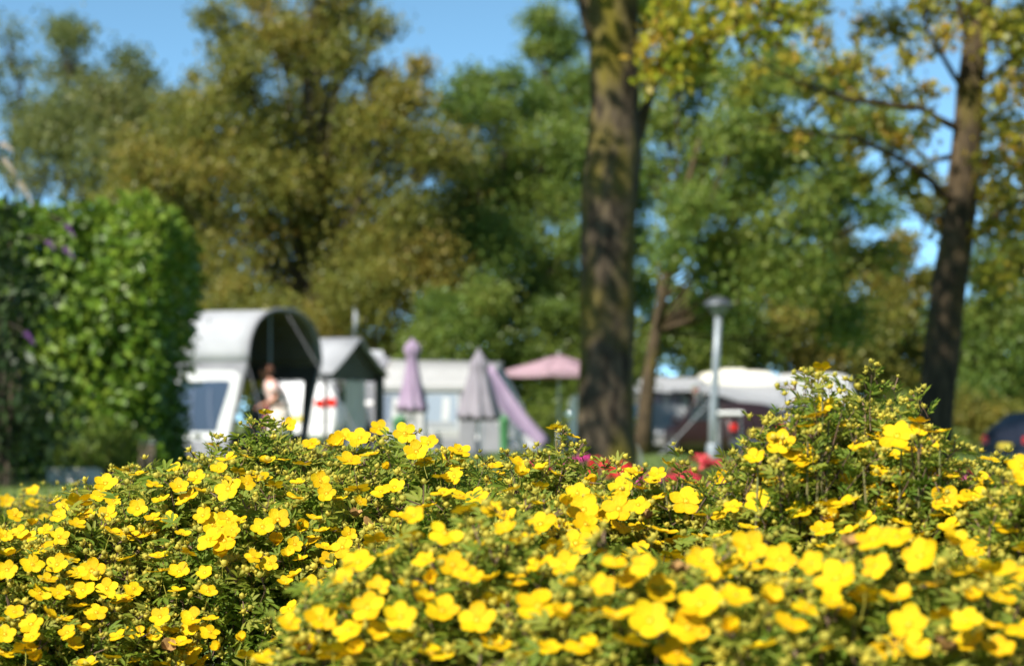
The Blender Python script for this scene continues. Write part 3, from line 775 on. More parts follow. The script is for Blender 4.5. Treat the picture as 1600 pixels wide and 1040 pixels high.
def tent_dome():
    o = Vector((X(385, 35), 35, 0))
    root = empty('awning_tent', o, 0, 'big domed white awning tent with a dark open mouth beside the hedge', 'tent')
    W_, ZE, ZT, LEN = 2.28, 1.58, 2.47, 3.2
    z0 = Vector((0, 0, 0))
    us = [0.0, -.25, -.9, -1.7, -2.5, -LEN]
    sag = lambda u: -.015 * math.sin(max(0, -u) * 3.6) ** 2
    mb = MB(); mb.sheet([[T(z0, u, v, z + sag(u) - .01 * u * 0) for v, z in arch_pts(W_, ZE, ZT)] for u in us], thick=.012)
    mb.build('roof', M['tent_white'], root, smooth=True)
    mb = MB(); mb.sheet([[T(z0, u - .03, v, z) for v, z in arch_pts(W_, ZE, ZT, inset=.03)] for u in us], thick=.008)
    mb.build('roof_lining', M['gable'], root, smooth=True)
    ap = arch_pts(W_, ZE, ZT, 24)
    mb = MB(); mb.tube([T(z0, .02, v, z) for v, z in ap], .028, 8)
    mb.build('arch_rim', M['tent_grey'], root, smooth=True)
    for v in (0.0, W_):
        mb = MB(); mb.tube([T(z0, .0, v, ZE), T(z0, -.2, v, .8), T(z0, -.42, v, 0)], .03, 8); mb.build('pole', M['tent_grey'], root)
    mb = MB(); mb.tube([T(z0, -.35, 1.25, 2.44), T(z0, -.35, 1.25, 0)], .018, 8); mb.build('centre_pole', M['greymetal'], root)
    # near side wall: outward normal -V
    fr = (z0, U, Z, -V_)
    fe = lambda z: -.42 + .42 * min(1, z / ZE)
    mb = MB(); mb.prism([(-LEN, .02), (fe(.02), .02), (fe(ZE) - .01, ZE), (-LEN, ZE)], -.012, 0, fr)
    mb.build('side_wall', M['tent_grey'], root)
    mb = MB()
    fw = [(-LEN + .1, .31)] + [(fe(.31) - .03, .31), (fe(.7) - .04, .7), (fe(1.1) - .05, 1.1), (fe(1.35) - .06, 1.36), (fe(1.42) - .22, 1.44), (-1.0, 1.45), (-1.6, 1.40), (-2.4, 1.25), (-LEN + .1, 1.0)]
    mb.prism(fw, .0, .012, fr); mb.build('window_frame', M['trim_white'], root)
    fw = [(-LEN + .25, .46), (-.56, .46), (-.52, .62), (-.40, .95), (-.31, 1.20), (-.31, 1.27), (-.5, 1.28), (-1.0, 1.27), (-1.6, 1.22), (-2.4, 1.06), (-LEN + .25, .85)]
    mb = MB(); mb.prism(fw, .012, .018, fr); mb.build('window', M['tent_window'], root)
    mb = MB()
    for k in range(6):
        u0 = -.7 - .35 * k
        mb.sheet([[T(z0, u0 + .03 * math.sin(z * 5 + k) + dx, -.024, z) for dx in (0, .06)] for z in (.47, .7, .95, 1.15)])
    mb.build('window_curtain', glass_mat('curtain_film', (.07, .09, .14), .4), root)['kind'] = 'stuff'
    mb = MB(); mb.prism([(-LEN, .01), (fe(.0) - .02, .01), (fe(.28) - .02, .28), (-LEN, .28)], .0, .008, fr); mb.build('mud_wall', M['tent_grey'], root)
    # far side wall with a wide opening
    fo = (z0 + V_ * W_, U, Z, V_)
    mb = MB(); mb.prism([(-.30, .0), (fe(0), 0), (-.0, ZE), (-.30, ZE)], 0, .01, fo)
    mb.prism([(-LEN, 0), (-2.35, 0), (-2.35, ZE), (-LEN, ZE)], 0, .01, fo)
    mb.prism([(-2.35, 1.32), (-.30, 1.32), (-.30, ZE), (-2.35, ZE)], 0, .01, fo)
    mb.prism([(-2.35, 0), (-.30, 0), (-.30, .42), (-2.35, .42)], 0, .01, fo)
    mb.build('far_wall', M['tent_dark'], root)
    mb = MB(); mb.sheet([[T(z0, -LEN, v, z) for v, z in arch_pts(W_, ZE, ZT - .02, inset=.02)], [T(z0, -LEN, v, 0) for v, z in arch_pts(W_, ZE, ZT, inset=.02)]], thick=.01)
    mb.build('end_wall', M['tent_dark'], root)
    mb = MB(); mb.sheet([[T(z0, u, v, .015) for v in (.05, W_ - .05)] for u in (-LEN, -.45)]); mb.build('groundsheet', M['tent_dark'], root)
    for (a, b) in (((.0, 0.0, ZE), (.75, -.35, 0)), ((0, W_, ZE), (.8, W_ + .3, 0)), ((0, W_ / 2, ZT), (1.7, W_ / 2, 0))):
        mb = MB(); mb.tube([T(z0, *a), T(z0, *b)], .006, 5); mb.build('guy_rope', M['tent_grey'], root)
tent_dome()

def tent_gable():
    o = Vector((X(510, 40), 40, 0)); z0 = Vector((0, 0, 0))
    root = empty('gable_tent', o, 0, 'white ridge awning with a dark triangular gable, between the domed tent and the long one', 'tent')
    W_, ZE, ZT, LEN = 2.15, 1.50, 2.20, 1.5
    for s, nm in ((0, 'roof'), (1, 'roof')):
        vs = [0, .25, .5, .8, W_ / 2] if s == 0 else [W_ / 2, W_ - .8, W_ - .5, W_ - .25, W_]
        zz = lambda v: ZE + (ZT - ZE) * (1 - abs(v - W_ / 2) / (W_ / 2)) - .03 * math.sin(PI * abs(v - W_ / 2) / (W_ / 2))
        mb = MB(); mb.sheet([[T(z0, u, v, zz(v)) for v in vs] for u in (.12, -.5, -1.0, -LEN)], thick=.012)
        mb.build(nm, M['tent_white'], root, smooth=True)
        mb = MB(); mb.sheet([[T(z0, u, v, zz(v) - .03) for v in vs] for u in (.06, -.5, -1.0, -LEN)], thick=.008)
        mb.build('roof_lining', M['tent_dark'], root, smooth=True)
    fr = (z0, V_, Z, U)
    mb = MB(); mb.prism([(.04, ZE - .12), (W_ - .04, ZE - .12), (W_ - .04, ZE), (W_ / 2, ZT - .05), (.04, ZE)], -.16, -.15, fr); mb.build('gable_panel', M['gable'], root)
    mb = MB()
    for v in (.05, W_ - .05): mb = MB(); mb.tube([T(z0, -.05, v, ZE - .02), T(z0, -.05, v, 0)], .04 if v < 1 else .075, 8); mb.build('post', M['tent_dark'], root)
    # curtain, drawn to the right half of the front
    rows = []
    for z in (.03, .5, 1.0, ZE - .1):
        rows.append([T(z0, -.14 + .05 * math.sin(v * 17), v, z) for v in np.linspace(1.0, 1.72, 22)])
    mb = MB(); mb.sheet(rows); mb.build('curtain', cloth_mat('curtain', (.62, .62, .62), (.50, .50, .50), trans=.5), root, smooth=True)
    mb = MB(); mb.sheet([[T(z0, u, W_, z) for u in (-.1, -.2)] for z in (0, .8, ZE)]); mb.build('far_wall', M['tent_dark'], root)
    mb = MB(); mb.tube([T(z0, .1, .0, ZE), T(z0, .55, -.25, 0)], .006, 5); mb.build('guy_rope', M['tent_grey'], root)
    mb = MB(); mb.tube([T(z0, -.1, W_, ZE), T(z0, .5, W_ + .4, 0)], .006, 5); mb.build('guy_rope', M['tent_grey'], root)
tent_gable()

# white pennant on a pole behind the gable tent
pp = Vector((X(553, 43), 43, 0))
r_ = empty('pennant_pole', pp, 0, 'furled white pennant on a thin pole above the gable tent', 'flag')
ztop = P(553, 482, 43).z
mb = MB(); mb.tube([(0, 0, -.05), (0, 0, ztop + .03)], .012, 6); mb.build('pole', M['greymetal'], r_)
mb = MB(); mb.lathe([(.0, 0), (.03, .04), (.055, .14), (.045, .24), (.02, .34), (.0, .37)], 10, c=(.03, 0, ztop - .40), mod=lambda q, z: 1 + .25 * math.sin(3 * q + 8 * z)); mb.build('pennant', M['tent_white'], r_, smooth=True)

def tent_long():
    D = 45.0
    o = Vector((X(585, D), D, 0)); root = empty('long_tent', o, 0, 'long white awning with two windows behind the closed parasols', 'tent')
    xr = X(742, D) - o.x; ze, zt = 1.36, 1.98
    xe = X(800, D) - o.x
    rows = []
    for t in (0, .33, .66, 1):
        rows.append([(-.02 + (.12 + t * .14) * 0 + a * (xr + .1 + t * (xe - xr - .25)) + (1 - a) * t * .22, -.05 + 1.5 * t, ze - .04 + (zt - ze) * t - .05 * math.sin(PI * t) - .05 * a * t) for a in np.linspace(0, 1, 6)])
    mb = MB(); mb.sheet(rows, thick=.012); mb.build('roof', M['tent_cream'], root, smooth=True)
    mb = MB(); mb.sheet([[(a, -.06, ze - .0 - b) for a in np.linspace(-.03, xr + .05, 8)] for b in (0, .10)], thick=.006); mb.build('valance', M['tent_cream'], root)
    fr = (Vector((0, 0, 0)), Vector((1, 0, 0)), Z, Vector((0, -1, 0)))
    mb = MB(); mb.prism([(0, 0), (xr, 0), (xr, ze), (0, ze)], -.012, 0, fr); mb.build('front_wall', M['tent_cream'], root)
    mb = MB(); mb.prism([(.01, 0), (xr - .35, 0), (xr - .35, .27), (.01, .27)], 0, .01, fr); mb.build('mud_wall', M['tent_grey'], root)
    for (a, b, key) in ((593, 626, 'tent_window'), (663, 714, 'tent_window_pale')):
        xa, xb = X(a, D) - o.x, X(b, D) - o.x
        mb = MB(); mb.prism([(xa - .05, .42), (xb + .05, .42), (xb + .05, 1.24), (xa - .05, 1.24)], 0, .012, fr)
        wf = mb.build('window_frame', M['trim_white'], root)
        mb = MB(); mb.prism([(xa, .48), (xb, .48), (xb, 1.18), (xa, 1.18)], .012, .018, fr); mb.build('window', glass_mat('blue_film', (.20, .24, .31), .2) if key == 'tent_window' else M[key], wf)
        mb = MB(); mb.prism([(xa + .04, .50), (xb - .04, .50), (xb - .04, .62), (xa + .04, .62)], .018, .024, fr); mb.build('window_fold', M['tent_white'], wf)
        mb = MB(); mb.prism([((xa + xb) / 2 + .02, .64), ((xa + xb) / 2 + .16, .64), ((xa + xb) / 2 + .2, 1.1), ((xa + xb) / 2 + .05, 1.12)], .018, .023, fr); mb.build('window_curtain', M['trim_white'], wf)
    mb = MB(); mb.prism([(xr - .33, .0), (xr, .0), (xr, ze - .02), (xr - .33, ze - .02)], 0, .014, fr); mb.build('door_panel', M['tent_grey'], root)
    mb = MB(); mb.tube([(X(660, D) - o.x, -.09, 0), (X(660, D) - o.x, -.07, ze)], .03, 8); mb.build('pole', M['trim_white'], root)
    # dark grey left slope and the pale peak behind it
    mb = MB(); mb.sheet([[(-.03, 0, ze), (.25, 1.5, zt)], [(-.38, .2, ze + .10), (-.1, 1.6, zt + .04)]], thick=.01); mb.build('side_flap', M['tent_grey'], root)
    # right end: a hip down to the ground
    a0 = Vector((xr, 0, ze - .03)); a1 = Vector((xe - .28, 1.45, zt - .08))
    b0_ = Vector((X(800, D) - o.x, -.1, 0)); b1_ = Vector((X(845, D) - o.x, 1.5, 0))
    rows = [[a0.lerp(b0_, t) + Vector((0, 0, -.06 * math.sin(PI * t))) for t in (0, .25, .5, .75, 1)], [a0.lerp(a1, .5).lerp(b0_.lerp(b1_, .5), t) for t in (0, .25, .5, .75, 1)], [a1.lerp(b1_, t) + Vector((.06 * math.sin(PI * t), 0, 0)) for t in (0, .25, .5, .75, 1)]]
    mb = MB(); mb.sheet(rows, thick=.01); mb.build('end_panel', M['tent_thin'], root, smooth=True)
    mb = MB(); mb.tube([a1, a1.lerp(b1_, .5) + Vector((.06, 0, 0)), b1_], .02, 6); mb.build('end_pole', M['greymetal'], root)
    mb = MB(); mb.sheet([[(xr, 0, 0), (xr, 0, ze - .05)], [(X(800, D) - o.x, -.1, 0), a0]]); mb.build('end_curtain', M['tent_grey'], root)
    mb = MB(); mb.sheet([[(0, 0, 0), (0, 0, ze)], [(.2, 1.5, 0), (.2, 1.5, zt)]]); mb.build('left_wall', M['tent_grey'], root)
tent_long()

D = 49.0
o = Vector((X(545, D), D, 0)); root = empty('small_tent', o, 0, 'small white peaked tent roof showing between the gable tent and the long tent', 'tent')
xw = X(600, D) - o.x
mb = MB(); mb.sheet([[(-.2, 0, 1.45), (xw + .2, 0, 1.45)], [(.05, 1.1, P(0, 542, D).z), (xw - .1, 1.1, P(0, 545, D).z)]], thick=.012); mb.build('roof', M['tent_white'], root)
mb = MB(); mb.sheet([[(-.2, 0, 0), (xw + .2, 0, 0)], [(-.2, 0, 1.45), (xw + .2, 0, 1.45)]], thick=.01); mb.build('front_wall', M['tent_grey'], root)
mb = MB(); mb.sheet([[(xw + .2, 0, 0), (xw + .2, 0, 1.45)], [(xw, 1.1, 0), (xw - .1, 1.1, 2.2)]], thick=.01); mb.build('side_wall', M['tent_grey'], root)

# lilac cloth stretched from the second parasol's side down to the ground
def lilac_sheet():
    d = 42.0
    a, b = P(757, 580, d), P(853, 693, d)
    o = Vector((b.x, d, 0)); root = empty('lilac_windbreak', o, 0, 'long lilac cloth stretched slanting down to the ground right of the closed parasols', 'windbreak')
    rows = []
    for i in range(13):
        t = i / 12; c = a.lerp(b, t) + Vector((0, 0, -.10 * math.sin(PI * t))); wv = .17 * (1 - .45 * t)
        rows.append([c - o + Vector((k * wv * .8, .12 * k + .05 * math.sin(k * 3 + t * 4), k * wv * .85 + .015 * math.sin(k * 9))) for k in np.linspace(-1, 1, 9)])
    mb = MB(); mb.sheet(rows, thick=.008); mb.build('cloth', M['lilac'], root, smooth=True)
    mb = MB(); mb.tube([(a.x - o.x - .05, 0, 0), (a.x - o.x, 0, a.z + .05)], .02, 8); mb.build('pole', M['greymetal'], root)
    mb = MB(); mb.tube([b - o, (b.x - o.x + .22, -.05, 0)], .012, 5); mb.build('guy_rope', M['black'], root)
    mb = MB(); mb.box((.24, -.05, .06), (.1, .1, .14), bev=.02); mb.build('peg', M['black'], root)
lilac_sheet()

def closed_parasol(px, d, ztop, prof, key, label, pole_to=0, lean=(0, 0)):
    o = Vector((X(px, d), d, 0)); root = empty('closed_parasol', o, 0, label, 'parasol', 'closed parasols in front of the long tent')
    mb = MB(); mb.tube([(lean[0], lean[1], 0), (0, 0, ztop)], .024, 8); mb.build('pole', M['trim_white'], root)
    mb = MB(); mb.lathe(prof, 48, mod=lambda q, z: 1 + .13 * math.sin(8 * q + z * 2) + .05 * math.sin(16 * q + 1)); mb.build('canopy', M[key], root, smooth=True)
    mb = MB(); mb.lathe([(prof[-1][0] * .95, prof[-1][1] + .05), (prof[-1][0] * 1.02, prof[-1][1]), (prof[-1][0] * .8, prof[-1][1] - .06), (.03, prof[-1][1] - .02)], 24, mod=lambda q, z: 1 + .2 * math.sin(8 * q)); mb.build('hem', M['tent_dark'], root)
    mb = MB(); mb.lathe([(.0, ztop + .05), (.025, ztop + .03), (.03, ztop), (.0, ztop - .02)], 8); mb.build('finial', M[key], root)
    mb = MB(); mb.lathe([(0, 0), (.24, 0), (.24, .05), (.06, .09), (.045, .3), (0, .3)], 16, c=(lean[0], lean[1], 0)); mb.build('base', M['darkmetal'], root)
    return root
zz = lambda py, d: P(0, py, d).z
d = 38.0
closed_parasol(644, d, zz(531, d), [(.02, zz(531, d)), (.10, zz(537, d)), (.145, zz(545, d)), (.12, zz(553, d)), (.085, zz(560, d)), (.115, zz(575, d)), (.155, zz(600, d)), (.20, zz(622, d)), (.245, zz(639, d))], 'lilac',
               'slim closed lilac parasol with a knotted top, in front of the left window')
d = 38.5
closed_parasol(748, d, zz(547, d), [(.02, zz(547, d)), (.06, zz(553, d)), (.12, zz(562, d)), (.165, zz(570, d)), (.15, zz(576, d)), (.20, zz(595, d)), (.26, zz(620, d)), (.32, zz(640, d)), (.345, zz(652, d))], 'lilac_grey',
               'wide closed greyish lilac parasol at the right end of the long tent', lean=(-.02, -.1))

def bin_(px, d, label, h=.55, wd=.24):
    o = Vector((X(px, d), d, 0)); root = empty('green_bin', o, 0, label, 'bin', 'green bins beside the parasols')
    mb = MB(); mb.lathe([(0, 0), (wd * .42, 0), (wd * .46, .02), (wd * .54, h - .04), (wd * .58, h - .03), (wd * .58, h)], 20); mb.build('body', M['bin'], root, smooth=True)
    mb = MB(); mb.lathe([(wd * .60, h - .01), (wd * .60, h + .02), (wd * .3, h + .05), (0, h + .055)], 20); mb.build('lid', M['bin'], root, smooth=True)
    mb = MB(); mb.tube([(-wd * .2, 0, h + .05), (-wd * .18, 0, h + .09), (wd * .18, 0, h + .09), (wd * .2, 0, h + .05)], .01, 6); mb.build('handle', M['bin'], root)
bin_(625, 40.0, 'green bin under the slim closed lilac parasol', .66, .24)
bin_(788, 41.0, 'narrow green bin behind the slanting lilac cloth', .66, .17)

# open pink parasol
def open_parasol():
    d = 54.0; g = gz(X(873, d), d)
    o = Vector((X(873, d), d, g)); root = empty('open_parasol', o, .2, 'open pink parasol half hidden by the big mossy trunk', 'parasol')
    zp, ze_ = zz(553, d) - g, zz(580, d) - g
    n = 8
    for k in range(n):
        a0, a1 = 2 * PI * k / n + PI / 8, 2 * PI * (k + 1) / n + PI / 8
        rows = []
        for t in (0.03, .35, .7, 1):
            rows.append([Vector((math.cos(a0), math.sin(a0), 0)).lerp(Vector((math.cos(a1), math.sin(a1), 0)), s) * 1.5 * t + Vector((0, 0, zp + (ze_ - zp) * t ** .9 - .03 * math.sin(PI * s) * t)) for s in (0, .33, .66, 1)])
        mb = MB(); mb.sheet(rows, thick=.006)
        pn = mb.build('canopy_panel', M['pink'], root, smooth=True)
        e0, e1 = rows[-1][0], rows[-1][-1]
        mb = MB(); mb.sheet([[e0.lerp(e1, s) * Vector((1, 1, 1)) + Vector((0, 0, -.03 * math.sin(PI * s) - dz)) for s in (0, .33, .66, 1)] for dz in (0, .14)], thick=.004)
        mb.build('valance', M['pink'], pn)
        mb = MB(); mb.tube([Vector((0, 0, zp - .04)), Vector((math.cos(a0) * 1.5, math.sin(a0) * 1.5, ze_ - .03))], .012, 5); mb.build('rib', M['greymetal'], root)
    mb = MB(); mb.tube([(0, 0, 0), (0, 0, zp + .06)], .025, 8); mb.build('pole', M['trim_white'], root)
    mb = MB(); mb.lathe([(0, 0), (.28, 0), (.28, .06), (.06, .10), (.05, .3), (0, .3)], 16); mb.build('base', M['darkmetal'], root)
open_parasol()

# ------------------------------------------------------------------ cars
def make_car(loc, rz, paint, label, group='cars parked among the tents', k=1.0, estate=False):
    root = empty('parked_car', loc, rz, label, 'car', group)
    if estate:
        st = [(-2.08, .42, .62, .66), (-2.04, .26, .92, .98), (-1.94, .22, .96, 1.30), (-1.72, .22, .96, 1.46), (-.6, .22, .95, 1.50), (.35, .22, .94, 1.44), (1.02, .22, .92, .97), (1.7, .24, .80, .83), (2.04, .28, .64, .68), (2.12, .38, .52, .55)]
    else:
        st = [(-2.08, .40, .62, .70), (-2.04, .26, .90, .96), (-1.86, .22, .95, 1.08), (-1.42, .22, .95, 1.40), (-.6, .22, .94, 1.45), (.30, .22, .93, 1.40), (1.02, .22, .92, .96), (1.7, .24, .80, .83), (2.04, .28, .64, .68), (2.12, .38, .52, .55)]
    wl = [.70, .80, .83, .84, .85, .85, .84, .81, .72, .60]
    ring = []
    for (x, zb, zl, zr), w_ in zip(st, wl):
        up = (zr - zl)
        wr = w_ - .02 - up * .42
        half = [(w_ * .92, zb), (w_, (zb + zl) * .5), (w_ - .01, zl), (wr, zr - .03), (wr * .75, zr), (0, zr + .012)]
        pts = [(x, y, z) for y, z in half] + [(x, -y, z) for y, z in reversed(half[:-1])]
        ring.append(pts)
    mb = MB(); N = len(ring[0])
    vs = [p for r in ring for p in r]; fs = []
    for i in range(len(ring) - 1):
        for j in range(N): fs.append((i * N + j, (i + 1) * N + j, (i + 1) * N + (j + 1) % N, i * N + (j + 1) % N))
    fs += [tuple(range(N)), tuple(reversed(range((len(ring) - 1) * N, len(ring) * N)))]
    mb.add(vs, fs)
    body = mb.build('body', M[paint], root, smooth=False)
    me = body.data
    me.polygons.foreach_set('use_smooth', [len(p.vertices) == 4 for p in me.polygons])
    def pane(name, quad, off):
        q = [Vector(p) for p in quad]; n = (q[1] - q[0]).cross(q[3] - q[0]).normalized()
        c = sum(q, Vector()) / 4
        q = [c + (p - c) * .90 for p in q]
        mb = MB(); mb.add([p + n * off for p in q] + [p + n * (off + .006) for p in q], [(3, 2, 1, 0), (4, 5, 6, 7), (0, 1, 5, 4), (1, 2, 6, 5), (2, 3, 7, 6), (3, 0, 4, 7)])
        return mb.build(name, M['carglass'], root)
    i = 5
    pane('windshield', [ring[6][8], ring[6][2], ring[5][3], ring[5][7]], .016)
    a = 2 if not estate else 1
    pane('rear_window', [ring[a][2], ring[a][8], ring[a + (1 if not estate else 1)][7], ring[a + 1][3]] if not estate else [Vector(ring[1][2]) * .98 + Vector((0, 0, .02)), Vector(ring[1][8]) * .98 + Vector((0, 0, .02)), ring[3][7], ring[3][3]], .02 if not estate else .06)
    for s in (0, 1):
        f = (lambda r, j: r[j] if s == 0 else r[10 - j])
        for (b, e) in ((3, 4), (4, 5)):
            q = [f(ring[b], 2), f(ring[e], 2), f(ring[e], 3), f(ring[b], 3)]
            if s == 0: q = [q[1], q[0], q[3], q[2]]
            pane('side_window', q, .008)
    for x in (-1.28, 1.30):
        for s in (-1, 1):
            mb = MB(); mb.lathe([(.19, -.09), (.30, -.10), (.32, -.06), (.32, .06), (.30, .10), (.19, .09)], 20)
            wh = mb.build('wheel', M['black'], root, loc=(x, s * .76, .32), rot=(PI / 2, 0, 0), smooth=True)
            mb = MB(); mb.lathe([(0, -.03), (.19, -.03), (.19, .03), (0, .03)], 16)
            for q in range(5):
                mb.box((.11 * math.cos(q * 1.2566), .11 * math.sin(q * 1.2566), 0), (.15, .035, .13), rz=q * 1.2566)
            mb.build('rim', M['greymetal'], wh)
    for s in (-1, 1):
        mb = MB(); mb.box((2.03, s * .55, .645), (.12, .30, .13), bev=.04); mb.build('headlight', M['clearlamp'], root)
        for yy, zl in ((.70, 1.0), (.47, .98)) if estate else ((.66, .80),):
            mb = MB(); mb.box((-2.045, s * yy, zl), (.07, .19, .17), bev=.02); mb.build('tail_light', M['redlamp'], root)
        mb = MB(); mb.box((.85, s * .93, 1.0), (.10, .18, .12), bev=.03); mb.build('wing_mirror', M[paint], root)
        mb = MB(); mb.box((-.15, s * .862, .83), (.16, .02, .03), bev=.006); mb.build('door_handle', M['darkmetal'], root)
    mb = MB(); mb.box((2.07, 0, .40), (.14, 1.45, .22), bev=.05); mb.build('front_bumper', M[paint], root)
    mb = MB(); mb.box((-2.05, 0, .42), (.14, 1.5, .24), bev=.05); mb.build('rear_bumper', M['darkmetal' if not estate else paint], root)
    mb = MB(); mb.box((2.125, 0, .56), (.04, .7, .10), bev=.01); mb.build('grille', M['black'], root)
    mb = MB(); mb.box((-2.09, 0, .68), (.02, .48, .11), bev=.004); mb.build('number_plate', M['plate'], root)
    mb = MB(); mb.box((2.155, 0, .40), (.02, .48, .11), bev=.004); mb.build('number_plate', M['plate'], root)
    return root
d = 43.5
make_car(Vector((X(484, d), d + 1.9, 0)), PI / 2 - .12, 'carwhite', 'white car with red tail lights parked behind the domed tent', estate=True)
d = 60; x = X(1034, d); make_car(Vector((x, d, gz(x, d))), -PI / 2 + .18, 'silver', 'silver grey car facing the camera right of the big mossy trunk')
d = 55; x = X(1122, d); make_car(Vector((x + .2, d + 1.2, gz(x, d))), PI / 2 + .35, 'darkred', 'very dark red car seen from behind beside the lamp post')
d = 58; x = X(1225, d); make_car(Vector((x + .5, d, gz(x, d))), PI - .15, 'navy', 'dark blue car behind the tallest yellow shrub')
d = 47.5; x = X(1615, d); make_car(Vector((x + 1.1, d + .6, gz(x, d) - .12)), .5, 'navy', 'dark blue car cut by the right edge of the photograph')

# ------------------------------------------------------------------ caravans, trailer, canopies
def caravan(loc, rz, L, W, z0, z1, paint, label, cat='caravan', group=None, window=True):
    root = empty('caravan' if cat == 'caravan' else 'trailer', loc, rz, label, cat, group)
    h = z1 - z0
    prof = [(-.5, .0), (-.5, .55), (-.485, .78), (-.45, .92), (-.38, .985), (-.2, 1), (.2, 1), (.36, .985), (.44, .93), (.485, .80), (.5, .55), (.5, .0)]
    rows = []
    for yv in (-.5, -.48, -.40, 0, .40, .48, .5):
        k = 1 - .05 * max(0, (abs(yv) - .40) / .1) ** 2
        rows.append([(p[0] * L * k, yv * W, z0 + p[1] * h * (1 - .06 * max(0, (abs(yv) - .40) / .1) ** 2 * p[1])) for p in prof])
    mb = MB(); mb.sheet(rows)
    n = len(prof)
    mb.f.append(tuple(range(n))); mb.m.append(0)
    mb.f.append(tuple(reversed(range(6 * n, 7 * n)))); mb.m.append(0)
    for i in range(6): mb.f.append((i * n + n - 1, i * n, (i + 1) * n, (i + 1) * n + n - 1)); mb.m.append(0)
    mb.build('body', M[paint], root)
    if window:
        for xw in (-.28 * L, .05 * L):
            mb = MB(); mb.box((xw, -W / 2 - .004, z0 + h * .62), (.85, .02, .48), bev=.008); f = mb.build('window', M['carglass'], root)
            mb = MB()
            for (cx, cz, sx, sz) in ((0, .26, .93, .04), (0, -.26, .93, .04), (-.445, 0, .04, .48), (.445, 0, .04, .48)): mb.box((xw + cx, -W / 2 - .012, z0 + h * .62 + cz), (sx, .03, sz))
            mb.build('frame', M['trim_white'], f)
        mb = MB(); mb.box((.30 * L, -W / 2 - .006, z0 + h * .45), (.6, .03, h * .8), bev=.01); dd = mb.build('door', M[paint], root)
        mb = MB(); mb.box((.30 * L - .22, -W / 2 - .03, z0 + h * .45), (.1, .03, .04), bev=.01); mb.build('handle', M['black'], dd)
    for s in (-1, 1):
        mb = MB(); mb.lathe([(.18, -.08), (.29, -.09), (.31, 0), (.29, .09), (.18, .08)], 16); wh = mb.build('wheel', M['black'], root, loc=(0, s * (W / 2 - .06), .31), rot=(PI / 2, 0, 0))
        mb = MB(); mb.lathe([(0, -.06), (.18, -.06), (.18, .06), (0, .06)], 12); mb.build('rim', M['greymetal'], wh)
    mb = MB(); mb.tube([(L / 2 - .1, 0, z0), (L / 2 + .8, 0, z0 - .02)], .04, 6); mb.tube([(L / 2 + .7, 0, z0), (L / 2 + .7, 0, 0)], .03, 6); mb.build('drawbar', M['darkmetal'], root)
    return root
d = 64; x = X(1150, d); g = gz(x, d)
c = caravan(Vector((x, d, g)), .05, 2.35, 2.1, .35, zz(580, d) - g, 'cream', 'caravan with a rounded cream roof behind the grey canopies', group='caravans on the far pitches')
mb = MB(); mb.box((-.1, 0, zz(580, d) - g + .03), (.7, .6, .08), bev=.03); mb.build('roof_hatch', M['cream'], c)
d = 67; x = X(1268, d); g = gz(x, d)
caravan(Vector((x, d, g)), -.1, 2.6, 2.1, .35, zz(584, d) - g, 'dullwhite', 'white caravan at the right behind the tallest yellow shrub', group='caravans on the far pitches', window=False)
d = 56; x = X(925, d); g = gz(x, d)
caravan(Vector((x, d, g)), 0, 1.2, 1.3, .4, zz(616, d) - g, 'white', 'small white box trailer just left of the big mossy trunk', 'trailer', window=False)
d = 50; x = X(889, d); g = gz(x, d)
r_ = empty('glint_ball', Vector((x, d, g)), 0, 'added shiny ball on a stake, in place of a chrome glint left of the big mossy trunk', 'glint stand-in')
zc = zz(648, d) - g  # ball and stake are invented to give the glint of vehicle chrome
mb = MB(); mb.tube([(0, 0, -.05), (0, 0, zc - .08)], .015, 6); mb.build('stake', M['darkmetal'], r_)
mb = MB(); mb.lathe([(.10 * math.sin(a), -.10 * math.cos(a)) for a in np.linspace(0, PI, 17)], 24, c=(0, 0, zc)); mb.build('ball', M['chrome'], r_, smooth=True)

def canopy(name, label, corners, key, poles, sagv=.06, valance=.18):
    """corners: four points (near left, near right, far right, far left)"""
    A, B, C_, D_ = [Vector(p) for p in corners]
    o = Vector(((A.x + B.x) / 2, A.y, gz((A.x + B.x) / 2, A.y)))
    root = empty(name, o, 0, label, 'canopy')
    rows = []
    for i in range(7):
        t = i / 6
        l, r = A.lerp(D_, t), B.lerp(C_, t)
        rows.append([l.lerp(r, s) - o + Vector((0, 0, -sagv * math.sin(PI * s) * (1 - .4 * t) - .03 * math.sin(PI * t))) for s in np.linspace(0, 1, 9)])
    mb = MB(); mb.sheet(rows, thick=.01); mb.build('roof', M[key], root, smooth=True)
    mb = MB(); mb.sheet([[p - Vector((0, .0, dz * (1 + .15 * math.sin(k * 2)))) for k, p in enumerate(rows[0])] for dz in (0, valance)], thick=.006); mb.build('valance', M[key], root)
    for p in poles:
        q = [A, B, C_, D_][p]
        mb = MB(); mb.tube([Vector((q.x, q.y, gz(q.x, q.y))) - o, q - o], .02, 6); mb.build('pole', M['greymetal'], root)
    for p, sx in ((0, -.5), (1, .5)):
        q = [A, B, C_, D_][p]
        mb = MB(); mb.tube([q - o, Vector((q.x + sx, q.y - .7, gz(q.x, q.y) )) - o], .006, 5); mb.build('guy_rope', M['trim_white'], root)
    return root
canopy('canopy', 'flat pale grey awning beside the big mossy trunk', [P(990, 603, 61), P(1098, 602, 61), P(1105, 589, 64), P(1000, 586, 64)], 'tent_white', (0, 1, 2, 3), .03, .14)
canopy('canopy', 'sagging pale grey awning in front of the cream caravan', [P(1092, 597, 60.5), P(1232, 622, 60.5), P(1228, 600, 63), P(1092, 598, 63)], 'tent_white', (0, 1, 2, 3), .10, .22)
